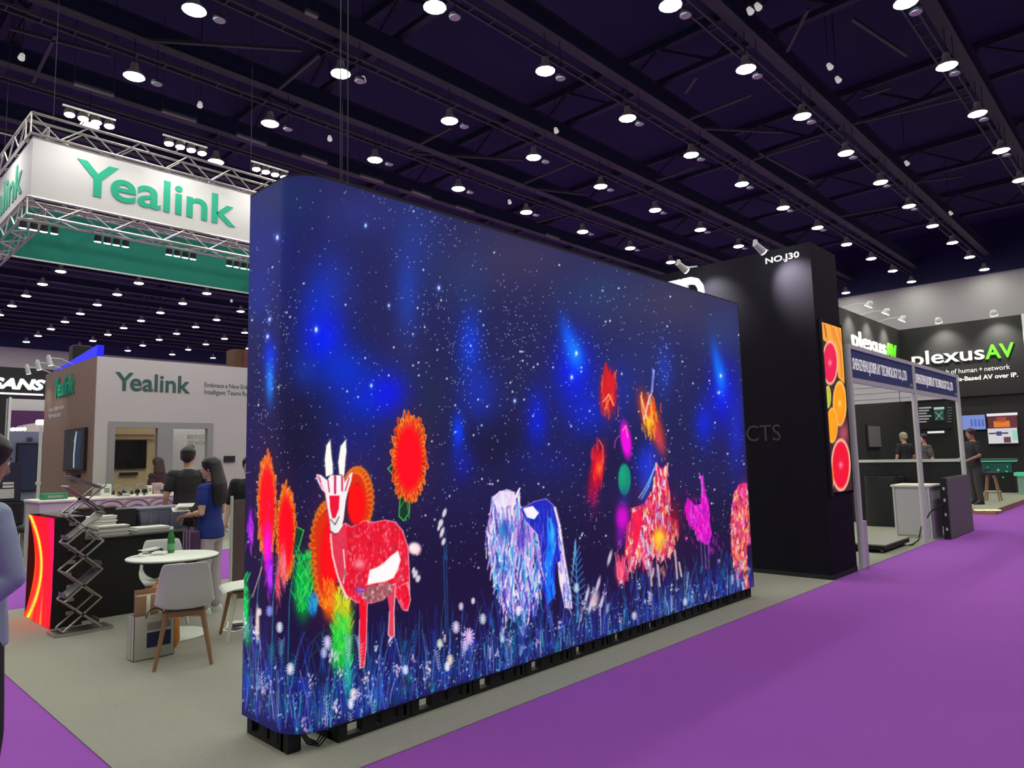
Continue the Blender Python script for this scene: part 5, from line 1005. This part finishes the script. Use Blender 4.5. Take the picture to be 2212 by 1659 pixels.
    for z, g in ((-.045, .012), (.0, .016), (.04, .018), (.08, .020), (.112, .018), (.138, .006)):
        rx, ry, cy = np.interp(z, (-.05, .0, .05, .08, .105, .14), (.066, .072, .0745, .070, .055, .02)), np.interp(z, (-.05, .0, .05, .08, .105, .14), (.086, .093, .097, .09, .07, .025)), -.012 - max(0, .03 - z) * .35
        cap.append([((rx + g) * math.cos(a), min((ry + g) * math.sin(a) + cy, .075 + (z - .05) * .35 if z < .1 else 9), z) for a in np.linspace(0, 2 * math.pi, 22, endpoint=False)])
    Hh.loft(cap); Hh.sphere((0, -.045, -.03), (.066, .055, .055), 12, 8)
    if hair == 'long':
        for a_ in np.linspace(-1.25, 1.25, 9):
            x, y = .078 * math.sin(a_), -.02 - .078 * math.cos(a_); Hh.tube([(x, y, .06), (x * 1.18, y - .012, -.06), (x * 1.55, y - .025, -.20), (x * 1.7, y - .022, -.33), (x * 1.6, y - .005, -.43)], [.03, .034, .042, .040, .02], 8)
    elif hair == 'mid':
        for a_ in np.linspace(-1.4, 1.4, 9): x, y = .08 * math.sin(a_), -.015 - .075 * math.cos(a_); Hh.tube([(x, y, .05), (x * 1.15, y - .012, -.06), (x * 1.3, y - .02, -.17), (x * 1.2, y - .01, -.24)], [.028, .033, .036, .018], 8)
    elif hair == 'quiff':
        Hh.sphere((.01, .045, .125), (.055, .05, .03), 12, 8)
    Hh.xf(HM); Hh.v = [(x * k, y * k, z * k) for x, y, z in Hh.v]; obj('hair', None, hairmat, t, mesh=remesh(Hh, .010, 2))
    Ey = MB()
    for sx in (-1, 1):
        q = HM @ Vector((sx * .031, .083, .012)); E1 = MB().sphere((q.x * k, q.y * k, q.z * k), .011 * k, 8, 6); ob = obj('eye', E1, m_white, t, True); r_ = HM @ Vector((sx * .031, .0935, .012)); obj('iris', MB().sphere((r_.x * k, r_.y * k, r_.z * k), .0045 * k, 8, 5), m_black, ob, True)
        p0, p1 = HM @ Vector((sx * .016, .095, .036)), HM @ Vector((sx * .046, .083, .038)); obj('eyebrow', MB().tube([tuple(v_ * k for v_ in p0), tuple(v_ * k for v_ in p1)], .0035, 5), hairmat, t)
    return place(t, loc, face)
cloth = lambda n, c, r=.8, ns=.12: M('cloth_' + n, c, r, noise=ns, scale=14, bump=.15)
# woman in blue with brochures, looking to the counter
W = person('woman with long black hair in a royal blue polo shirt holding brochures', (3.31, 7.74, .006), .62, 1.65, {'shirt': cloth('royal_blue', (.012, .030, .24, 1)), 'collar': cloth('royal_blue', (.012, .03, .24, 1)), 'trousers': cloth('pale_pink', (.52, .46, .50, 1)), 'leg': .075}, 'long', arms={'L': ((-.225, -.02, 1.14), (-.10, .25, 1.10)), 'R': ((.225, .0, 1.13), (.12, .26, 1.12))}, female=True, voxel=.010, headtilt=-.12, headturn=.25, shoes=m_white)
def rel(o, p):
    a = o.rotation_euler[2]; return (o.location.x + p[0] * math.cos(a) - p[1] * math.sin(a), o.location.y + p[0] * math.sin(a) + p[1] * math.cos(a), o.location.z + p[2])
for k, (x, z, r, lab) in enumerate(((-.04, 1.085, 1.3, 'open brochure held in the hands of the woman in blue'), (.03, 1.125, 1.0, 'smaller folded leaflet held on top of the open brochure'))):
    q = rel(W, (x, .33, z)); leaf('held_brochure', q[0], q[1], q[2], .24 - .06 * k, .17, r, cloth('olive_print', (.25, .26, .14, 1)), lab, 'papers held by the woman in blue', curl=.03)
q = rel(W, (-.16, .12, 0)); q = (q[0] + .0, q[1] + .0, .80); m_tote = cloth('plum', (.09, .03, .11, 1))
t = thing('tote_bag', 'purple and black striped tote bag hanging from the arm of the woman in blue', 'bag', (q[0], q[1], q[2] - .2))
obj('pouch', MB().cbox(q[0] - .05, q[0] + .05, q[1] - .13, q[1] + .13, q[2] - .18, q[2] + .10, .02), m_tote, t); [obj('stripe', MB().box(q[0] - .052, q[0] + .052, q[1] + d - .010, q[1] + d + .010, q[2] - .16, q[2] + .08), cloth('lilac', (.35, .3, .4, 1)), t) for d in (-.08, .0, .08)]; obj('strap', MB().tube([(q[0], q[1] - .09, q[2] + .09), (q[0], q[1] - .05, q[2] + .26), (q[0], q[1], q[2] + .31), (q[0], q[1] + .05, q[2] + .26), (q[0], q[1] + .09, q[2] + .09)], .008, 6), m_black, t)
# man in dark shirt, back turned
q = PX(407, 1000, 1, 9.85); person('man in a charcoal short sleeved shirt with a pale collar stripe seen from behind', (q[0], 9.85, 0), -.25, 1.82, {'shirt': cloth('charcoal', (.028, .028, .03, 1)), 'collar': cloth('stripe_white', (.5, .45, .46, 1)), 'trousers': cloth('black', (.012, .012, .014, 1))}, 'quiff', voxel=.011, headturn=-.45, arms={'L': ((-.26, -.02, 1.12), (-.27, .08, .86)), 'R': ((.26, .02, 1.12), (.16, .25, 1.05))}, sleeve=.62)
q = PX(342, 1000, 1, 14.45); person('dark haired woman in a plum top standing behind the white display counter', (q[0], 14.45, .006), .5, 1.72, {'shirt': cloth('plum_dark', (.035, .012, .022, 1)), 'trousers': cloth('black', (.012, .012, .014, 1))}, 'mid', hairmat=m_brownhair, female=True, sleeve=1.8)
q = PX(519, 1030, 1, 9.0); person('person in a blue shirt and black vest half hidden behind the video wall', (q[0] + .12, 9.0, .006), 2.6, 1.66, {'shirt': cloth('black', (.012, .012, .014, 1)), 'trousers': cloth('denim', (.02, .035, .09, 1))}, 'short', arms={'R': ((.25, 0, 1.12), (.28, .08, .88))}, sleeve=.9)
# man at the edge of the frame
person('man in a pale blue shirt and dark trousers standing on the purple aisle', (.615, 3.853, 0), -1.35, 1.745, {'shirt': cloth('pale_blue', (.30, .38, .52, 1), .7, .06), 'collar': cloth('pale_blue', (.30, .38, .52, 1)), 'trousers': cloth('navy_black', (.010, .010, .018, 1)), 'leg': .085}, 'short', skin=m_skin2, voxel=.010, sleeve=1.5, arms={'R': ((.25, .05, 1.14), (.21, -.16, .95)), 'L': ((-.27, 0, 1.12), (-.25, .12, .9))}, headtilt=-.30)

# ================================================================== black tower of our booth
TWX0, TWX1, TWY0, TWY1, TWZ = 9.06, 9.96, 3.30, 6.4, 4.27
tw = thing('black_tower', 'tall black tower wall with stand number and an upright fruit screen on its narrow face', 'wall', (TWX0, TWY0, 0))
obj('wall_block', MB().box(TWX0, TWX1, TWY0, TWY1, 0.0, TWZ), m_navy_black, tw)
obj('skirting', MB().box(TWX0 - .006, TWX1 + .004, TWY0 - .006, TWY1, 0.0, .06), m_black, tw)
m_litw = M('white_letters', (.85, .85, .83, 1), .5, emit=(1, 1, .97, 1), estr=.35, nosample=True)
text('stand_number', 'NO.J30', (TWX0 - .001, 3.89, 4.072), .45, .105, '-x', m_litw, tw, .012, .012)
text('lit_lettering', 'LED', (TWX0 - .001, 5.62, 3.60), .82, .53, '-x', M('cool_lit_letters', (.8, .85, .9, 1), .5, emit=(.75, .85, 1, 1), estr=.45, nosample=True), tw, .05, .03)
text('dark_lettering', 'PRODUCTS', (TWX0 - .001, 5.24, 1.73), 1.41, .215, '-x', M('dark_grey_letters', (.055, .05, .065, 1), .5), tw, .006)
fr = Paint(1745, 680, 110, 400, (62, 34, 34)); F = lambda x, y: (1750 + x / 4.145, 680 + y / 4.145)
def slice_(cx, cy, rx, ry, rim, flesh, core=None, seg=12):
    (x, y) = F(cx, cy); a, b = rx / 4.145, ry / 4.145; fr.ell(x, y, a, b, rim, 1, 0, .05); fr.ell(x, y, a * .84, b * .88, flesh, 1, 0, .06)
    for k in range(seg): t = 2 * math.pi * k / seg; fr.line([(x, y), (x + a * .8 * math.cos(t), y + b * .85 * math.sin(t))], .6, tuple(int(min(255, c * .8 + 50)) for c in flesh), .55, .5)
    if core: fr.blob(x, y, a * .2, b * .12, core, .9)
fr.poly([F(90, 60), F(300, 100), F(310, 620), F(250, 560), F(230, 300), F(100, 215)], (250, 165, 60)); [fr.line([F(x, 70), F(x + 40, 250)], 2.4, (245, 120, 20), .8) for x in (120, 180, 240)]; fr.line([F(130, 90), F(145, 200)], 1.6, (90, 30, 10), .8); fr.line([F(205, 120), F(270, 330), F(285, 560)], 1.6, (190, 90, 30), .8)
slice_(178, 430, 72, 200, (255, 196, 150), (238, 22, 78), (255, 170, 180)); slice_(160, 735, 27, 100, (235, 235, 150), (190, 200, 40)); slice_(265, 795, 62, 205, (255, 205, 110), (255, 155, 8), (255, 220, 150)); slice_(197, 990, 52, 160, (255, 190, 80), (255, 160, 10))
fr.blob(*F(300, 1060), 12, 22, (205, 90, 110), .8); slice_(275, 1345, 88, 238, (255, 190, 160), (242, 8, 45), (255, 150, 170)); slice_(193, 1470, 20, 120, (250, 150, 80), (235, 110, 30))
fx0, fx1, fz0, fz1 = 9.21, 9.93, 1.06, 3.24
gx_, gz_ = np.linspace(fx0, fx1, 60), np.linspace(fz0, fz1, 300); PF = np.zeros((300, 60, 3)); PF[..., 0] = gx_[None]; PF[..., 1] = TWY0 - .022; PF[..., 2] = gz_[:, None]
uF, vF = PROJ(PF); screen_mesh('fruit_screen', PF, fr.sample(uF, vF), tw, 1.0)
obj('screen_backing', MB().box(fx0, fx1, TWY0 - .02, TWY0, fz0, fz1), m_black, tw)
for nm, bx in (('side', (9.17, 9.21)), ('side', (9.93, 9.955))): obj('screen_frame', MB().box(bx[0], bx[1], TWY0 - .03, TWY0, fz0 - .04, fz1 + .04), m_black, tw)
q = PX(1632, 530, 0, 8.5); arm_light('tower_spotlight', (TWX0 + .02, 3.86, TWZ + .012), (q[0] - TWX0 - .02, q[1] - 3.86, 0), .15, 'white arm spotlight shining on the stand number of the black tower', 'arm spotlights on the black tower', 190, r=.05, up=q[2] - TWZ, aim=(.56, -.24, -.42), ang=1.25)
q = PX(1466, 572, 0, 8.5); arm_light('tower_spotlight', (TWX0 + .02, 4.92, TWZ + .012), (q[0] - TWX0 - .02, q[1] - 4.92, 0), .15, 'white arm spotlight over the lit letters on the black tower', 'arm spotlights on the black tower', 110, r=.05, up=q[2] - TWZ, aim=(.56, -.24, -.42), ang=1.25)

# ================================================================== shell scheme stand
sh = thing('shell_stand', 'white aluminium shell scheme stand with blue name boards', 'stand', (10.2, 3.3, 0))
m_blue = M('blue_board', (.035, .065, .22, 1), .6); m_shellw = M('shell_white', (.60, .60, .62, 1), .6, noise=.03, scale=3)
XS = (10.18, 13.33, 16.5); YB = 6.4
for x in XS:
    for y in (3.3, YB): obj('post', MB().lathe([(.045, .006), (.045, 3.05)], (x, y, 0), 8), m_alu, sh)
for i in (0, 1):
    x0, x1 = XS[i] + .045, XS[i + 1] - .045
    obj('name_board', MB().box(x0, x1, 3.29, 3.31, 2.58, 3.0), m_blue, sh); obj('top_rail', MB().box(x0, x1, 3.275, 3.325, 2.99, 3.05), m_alu, sh); obj('bottom_rail', MB().box(x0, x1, 3.275, 3.325, 2.52, 2.585), m_alu, sh); obj('rear_rail', MB().box(x0, x1, YB - .025, YB + .025, 2.95, 3.0), m_alu, sh)
    words('board_lettering', 'SHENZHEN LJI DISPLAY TECHNOLOGY CO., LTD', (x0 + .10, 3.289, 2.71), x1 - x0 - .45, .16, '-y', m_litw, sh, .004, .01); text('board_number', 'J31', (x1 - .2, 3.289, 2.61), .14, .06, '-y', m_white, sh, .004)
for k in range(3): obj('end_board', MB().box(16.47, 16.53, 3.345 + k * 1.02, 3.345 + k * 1.02 + 1.0, 2.58, 3.05), m_shellw, sh); obj('end_board_joint', MB().box(16.465, 16.47, 3.35, 6.35, 2.66 + k * .13, 2.668 + k * .13), m_frame, sh)
obj('end_rail', MB().box(16.47, 16.53, 3.345, 6.35, 1.30, 1.36), m_alu, sh); obj('end_low_panel', MB().box(16.49, 16.51, 3.345, 6.35, .006, 1.30), m_black, sh)
obj('corner_panel', MB().box(10.22, 10.40, 3.28, 3.32, .006, .62), m_shellw, sh)
c = PX(1917, 1197, 2, 0.0); zt = PX(1917, 1177, 1, c[1])[2]
t = thing('black_plinth', 'low black wheeled plinth with a grey top inside the shell stand', 'plinth', (c[0] + .8, c[1] + .5, .006))
obj('body', MB().box(c[0], c[0] + 1.3, c[1] + .03, c[1] + 1.0, .05, zt - .02), m_black, t); obj('top', MB().box(c[0] - .01, c[0] + 1.31, c[1] + .02, c[1] + 1.01, zt - .02, zt), M('plinth_grey', (.30, .30, .27, 1), .7), t)
for dx in (.08, .65, 1.22):
    for dy in (.1, .9): obj('castor', MB().tube([(c[0] + dx, c[1] + dy - .015, .03), (c[0] + dx, c[1] + dy + .015, .03)], .026, 10), m_alu, t)
t = thing('white_cabinet', 'white lockable counter cabinet behind the middle post of the shell stand', 'cabinet', (14.4, 3.65, .006)); obj('body', MB().box(14.06, 14.75, 3.36, 3.95, .006, .90), m_shellw, t); obj('top', MB().cbox(14.03, 14.78, 3.33, 3.98, .90, .94, .008), m_cream, t); d = obj('door', MB().box(14.045, 14.06, 3.40, 3.91, .06, .86), m_shellw, t); obj('handle', MB().tube([(14.035, 3.46, .5), (14.02, 3.46, .5)], .015, 8), m_alu, d)
for y in (3.36, 3.92): obj('edge_profile', MB().box(14.04, 14.08, y, y + .03, .006, .9), m_alu, t)
t = thing('grey_board', 'dark grey cabinet board standing on the aisle edge against the shell stand', 'board', (15.2, 3.12, 0)); obj('front_face', MB().box(14.24, 15.95, 3.11, 3.13, .01, 1.05), M('board_grey', (.17, .17, .165, 1), .7, noise=.05, scale=3), t); obj('frame', MB().box(14.20, 15.95, 3.13, 3.22, 0, 1.06), m_black, t)
for z in (.15, .4, .65, .85): obj('side_slot', MB().box(14.192, 14.20, 3.155, 3.185, z, z + .05), m_alu, t)
solo('stand_cable', MB().tube([(14.19, 3.17, .62), (13.95, 3.33, .5), (13.6, 3.42, .25), (13.3, 3.4, .06), (13.0, 3.42, .02), (12.9, 3.44, .02)], .012, 6), m_black, 'black cable running from the grey board to the low plinth', 'cable', smooth=True)
t = thing('draped_table', 'table draped in black cloth at the closed end of the shell stand', 'table', (16.1, 4.65, .006))
mb = MB(); rr = []
for z, g in ((.006, .05), (.3, .03), (.9, .0), (1.02, 0), (1.03, -.01)): rr.append([(16.1 + (.28 + g * (1 + .5 * math.sin(5 * a))) * max(-1, min(1, 1.3 * math.cos(a))), 4.65 + (.34 + g * (1 + .5 * math.cos(7 * a))) * max(-1, min(1, 1.3 * math.sin(a))), z) for a in np.linspace(0, 2 * math.pi, 40, endpoint=False)])
obj('cloth', mb.loft(rr), m_black, t, True); obj('top', MB().cbox(15.84, 16.36, 4.34, 4.96, 1.03, 1.05, .005), m_glass_dark, t)

# ================================================================== green black stand on the platform
PZ = .12
m_pw = M('plex_black', (.036, .036, .036, 1), .8, noise=.1, scale=2, spec=.2)
pf = struct('floor_platform', MB().box(19.8, 29.4, 3.42, 7.8, 0, PZ), m_green_carpet)
obj('platform_edge', MB().box(19.78, 29.4, 3.40, 3.42, 0, PZ), m_wood, pf); obj('platform_edge', MB().box(19.78, 19.8, 3.42, 7.8, 0, PZ), m_wood, pf)
pxs = thing('dark_stand_wall', 'black back wall with large white and green lit lettering and displays below', 'wall', (29.0, 5.5, PZ))
obj('wall_panel', MB().box(29.0, 29.2, 3.72, 7.5, PZ, 6.02), m_pw, pxs); obj('end_post', MB().box(28.9, 29.22, 3.60, 3.72, PZ, 6.02), m_alu, pxs); obj('fascia_step', MB().box(28.93, 29.0, 3.72, 7.5, 3.35, 3.5), m_pw, pxs)
pys = thing('dark_stand_wall', 'black side wall whose lit lettering shows above the shell stand boards', 'wall', (25.8, 7.6, PZ)); obj('wall_panel', MB().box(22.5, 29.2, 7.5, 7.7, PZ, 6.02), m_pw, pys)
m_lw = M('warm_lit_letters', (.8, .8, .72, 1), .5, emit=(1, 1, .85, 1), estr=.6, nosample=True); m_lg = M('green_lit_letters', (.1, .7, .02, 1), .5, emit=(.12, .75, .01, 1), estr=.8, nosample=True)
A1, B1 = PX(1955, 790, 0, 29), PX(2128, 778, 0, 29); text('white_lettering', 'plexus', (28.999, 7.15, 4.46), 7.15 - B1[1], .66, '-x', m_lw, pxs, .05, .010)
text('green_lettering', 'AV', (28.999, B1[1] - .02, 4.60), B1[1] - 4.03, .50, '-x', m_lg, pxs, .05, .02)
words('tagline', 'reach of human + network', (28.999, 6.45, 4.20), 2.27, .17, '-x', m_litw, pxs, .01); words('strapline', 'Standards-Based AV over IP.', (28.999, 6.46, 3.92), 2.48, .15, '-x', m_lw, pxs, .01, .02)
A1, B1, C1 = PX(1842, 745, 1, 7.5), PX(1912, 760, 1, 7.5), PX(1934, 765, 1, 7.5)
text('white_lettering', 'plexus', (A1[0] - .1, 7.499, 4.70), B1[0] - A1[0] + .1, .72, '-y', m_lw, pys, .05, .008); text('green_lettering', 'AV', (B1[0] + .05, 7.499, 4.80), C1[0] - B1[0], .56, '-y', m_lg, pys, .05, .02)
m_plens = M('stand_lamp', (1, 1, 1, 1), .5, emit=(1, .98, .80, 1), estr=30)
for k, (u, v) in enumerate(((1880, 672), (1917, 689), (1952, 702))):
    q = PX(u, v, 1, 6.85); arm_light('stand_spotlight', (q[0] - .5, 7.56, 6.035), (.5, -.72, 0), .12, 'arm spotlight over the side wall of the dark stand, number %s from its corner' % ('three', 'two', 'one')[k], 'arm spotlights of the dark stand', 190, r=.13, up=.12, aim=(0, .55, -1), lens=m_plens)
for k, (u, v) in enumerate(((2028, 703), (2148, 695))):
    q = PX(u, v, 0, 28.35); arm_light('stand_spotlight', (29.06, q[1], 6.035), (-.72, 0, 0), .12, 'arm spotlight over the back wall of the dark stand above the letter%s' % (' e', 's AV')[k], 'arm spotlights of the dark stand', 190, r=.13, up=.10, aim=(.55, 0, -1), lens=m_plens)
def wpanel(u0, v0, u1, v1, x=28.97, d=.04):
    a, b = PX(u0, v0, 0, x), PX(u1, v1, 0, x); return MB().box(x - d, x, min(a[1], b[1]), max(a[1], b[1]), min(a[2], b[2]), max(a[2], b[2]))
E_ = lambda n, c, s=1.0: M('glow_' + n, (.01, .01, .01, 1), .5, emit=rgb(*c), estr=s, nosample=True)
t = thing('menu_display', 'wall display with rows of small white text beside a green cross emblem', 'display', (28.9, 6.4, 2.4)); obj('casing', wpanel(1978, 872, 2058, 925, 28.995), m_black, t)
for k in range(6):
    obj('text_row', wpanel(1985, 880 + 6 * k, 2012 - 5 * (k % 3), 882 + 6 * k, 28.945, .004), E_('dimwhite', (150, 150, 150)), t); obj('text_row', wpanel(2046, 880 + 6 * k, 2056, 881.5 + 6 * k, 28.945, .004), E_('dim', (80, 90, 90)), t)
obj('emblem', wpanel(2017, 880, 2040, 908, 28.945, .004), E_('deepgreen', (18, 66, 56)), t); obj('emblem_bar', wpanel(2017, 880, 2040, 884, 28.94, .004), E_('pale', (170, 190, 180)), t)
a, b = PX(2020, 890, 0, 28.93), PX(2037, 906, 0, 28.93); obj('emblem_stroke', MB().bar(a, b, .05, .01), E_('pale', (170, 190, 180)), t); obj('emblem_stroke', MB().bar((28.93, a[1], b[2]), (28.93, b[1], a[2]), .05, .01), E_('pale', (170, 190, 180)), t)
t = thing('blue_display', 'wide pale blue display on the back wall of the dark stand behind the standing man', 'display', (28.9, 5.3, 2.4)); obj('casing', wpanel(2074, 896, 2131, 929, 28.99), m_black, t); obj('picture', wpanel(2076, 898, 2130, 927, 28.945, .004), E_('paleblue', (118, 136, 205)), t); [obj('picture_block', wpanel(2096 + 8 * k, 906, 2102 + 8 * k, 921, 28.94, .004), E_('midblue', (76, 100, 180)), t) for k in range(4)]
t = thing('split_display', 'display with an orange picture above a white page with a small portrait', 'display', (28.9, 4.5, 2.2)); obj('casing', wpanel(2131, 894, 2201, 960, 28.99), m_black, t); obj('picture', wpanel(2133, 898, 2199, 924, 28.945, .004), E_('maroon', (92, 40, 44)), t); obj('picture_glow', wpanel(2146, 910, 2182, 922, 28.94, .004), E_('orange', (222, 120, 40)), t); obj('picture_glow', wpanel(2152, 902, 2174, 912, 28.94, .004), E_('rust', (160, 66, 40)), t)
obj('page', wpanel(2133, 926, 2200, 957, 28.945, .004), E_('page', (205, 205, 210)), t); obj('page_line', wpanel(2136, 935, 2178, 937, 28.94, .004), E_('ink', (70, 66, 110)), t); obj('page_mark', wpanel(2152, 932, 2164, 941, 28.938, .004), E_('ink', (70, 66, 110)), t); obj('portrait', wpanel(2168, 944, 2184, 956, 28.938, .004), E_('portrait', (96, 60, 64)), t); obj('page_tint', wpanel(2186, 930, 2199, 950, 28.94, .004), E_('mint', (150, 205, 185)), t); obj('top_light', wpanel(2131, 894, 2198, 896.5, 28.93, .01), E_('white', (230, 230, 230)), t)
t = thing('grey_display', 'unlit grey upright display on the side wall of the dark stand', 'display', (25.5, 7.45, 1.8)); a, b = PX(1874, 920, 1, 7.45), PX(1902, 965, 1, 7.45); obj('casing', MB().box(a[0], b[0], 7.42, 7.47, b[2], a[2]), M('panel_grey', (.16, .16, .16, 1), .5), t); obj('bezel', MB().box(a[0] - .05, b[0] + .05, 7.45, 7.495, b[2] - .05, a[2] + .05), m_black, t)
solo('light_bar', wpanel(2004, 932, 2040, 935, 28.995, .05), E_('whitebar', (235, 235, 225)), 'thin bright white light bar on the back wall below the menu display', 'lamp')
m_gl = E_('green', (70, 200, 150), .8); m_gd = M('dark_green_panel', (.01, .06, .045, 1), .4, emit=rgb(10, 52, 42), estr=.8, nosample=True)
def bar_counter(x0, x1, y0, y1, label):
    t = thing('bar_counter', label, 'counter', ((x0 + x1) / 2, (y0 + y1) / 2, PZ), 'counters of the dark stand'); obj('body', MB().box(x0 + .05, x1 - .05, y0 + .05, y1 - .05, PZ, 1.10), m_black, t); obj('top', MB().cbox(x0, x1, y0, y1, 1.13, 1.19, .01), M('green_grey_top', (.06, .16, .13, 1), .3), t); obj('glow_band', MB().box(x0 + .03, x1 - .03, y0 + .03, y1 - .03, 1.09, 1.13), m_gl, t); obj('front_panel', MB().box(x0 + .03, x0 + .05, y0 + .1, y1 - .1, .75, 1.05), m_gd, t)
    for k in range(9): y = y0 + .15 + (y1 - y0 - .3) * random.random(); z = .55 + .45 * random.random(); obj('spark_light', MB().sphere((x0 + .02, y, z), .018 + .02 * random.random(), 8, 6), m_gl, t)
bar_counter(27.0, 27.7, 4.0, 5.7, 'black bar counter with green glowing band under the split display'); bar_counter(25.2, 25.9, 6.2, 7.3, 'shorter black bar counter with green glow near the corner of the dark stand')
t = thing('green_cube', 'small pale green glowing cube table at the platform end', 'table', (27, 3.75, PZ)); q = PX(2206, 1052, 0, 26.3); obj('top', MB().cbox(26.2, 26.7, q[1] - .35, q[1] + .15, PZ + .55, PZ + .66, .02), m_gl, t); obj('pedestal', MB().box(26.3, 26.6, q[1] - .28, q[1] + .08, PZ, PZ + .55), M('pale_green', (.3, .5, .4, 1), .5), t)
for k, (ua, ub) in enumerate(((2106, 2122), (2126, 2141), (2145, 2160))): a, b = PX(ua, 1103, 2, PZ), PX(ub, 1103, 2, PZ); solo('step_light', MB().bar((a[0], a[1], PZ + .012), (b[0], b[1], PZ + .012), .16, .02), E_('step', (240, 240, 170), 1.4), 'short warm light strip let into the edge of the low platform', 'light', 'step lights of the platform')
def stool(loc, label, rz=0):
    t = thing('bar_stool', label, 'stool', (0, 0, 0), 'bar stools on the platform'); obj('seat', MB().lathe([(.16, .70), (.20, .72), (.20, .76), (.17, .78)], n=18), M('navy_seat', (.012, .012, .04, 1), .6), t, True); obj('back_lip', MB().torus((0, 0, .82), .19, .02, n=10, k=6, a0=.3, a1=2.84), M('navy_seat', (0, 0, 0, 1)), t, True)
    for k in range(4): a = math.pi / 4 + k * math.pi / 2; obj('leg', MB().tube([(.11 * math.cos(a), .11 * math.sin(a), .70), (.24 * math.cos(a), .24 * math.sin(a), 0)], [.024, .018], 8), m_wood, t)
    obj('foot_ring', MB().torus((0, 0, .26), .19, .01, n=18, k=5), m_alu, t); return place(t, loc, rz)
q = PX(2146, 1082, 2, PZ); stool((q[0], q[1], PZ), 'bar stool with navy seat and wooden legs behind the standing man'); q = PX(1990, 1070, 2, PZ); stool((24.3, 6.0, PZ), 'bar stool with navy seat by the shorter bar counter', .4)
q = PX(2112, 1089, 2, PZ); blackc = {'shirt': cloth('black_tee', (.022, .022, .024, 1)), 'trousers': cloth('charcoal_jeans', (.05, .05, .052, 1))}
person('man in black clothes standing at the edge of the dark stand platform', (q[0], q[1], PZ), .75, 1.93, blackc, 'short', skin=m_skin2, hairmat=m_brownhair, arms={'L': ((-.26, .02, 1.13), (-.16, .25, 1.02)), 'R': ((.26, .02, 1.13), (.16, .25, 1.05))}, headtilt=-.2, sleeve=.7)
q = PX(1953, 960, 0, 23.3); person('man with pale hair in a dark shirt at the bar of the dark stand', (23.3, q[1], PZ), -.6, 1.93, blackc, 'short', hairmat=M('blond_hair', (.42, .38, .24, 1), .6), sleeve=.7)
q = PX(1996, 960, 0, 23.0); person('man in a patterned dark shirt talking at the bar of the dark stand', (23.0, q[1], PZ), .9, 1.86, {'shirt': cloth('grey_pattern', (.09, .09, .09, 1), .8, .9), 'trousers': cloth('black', (.012, .012, .014, 1))}, 'short', sleeve=.8)
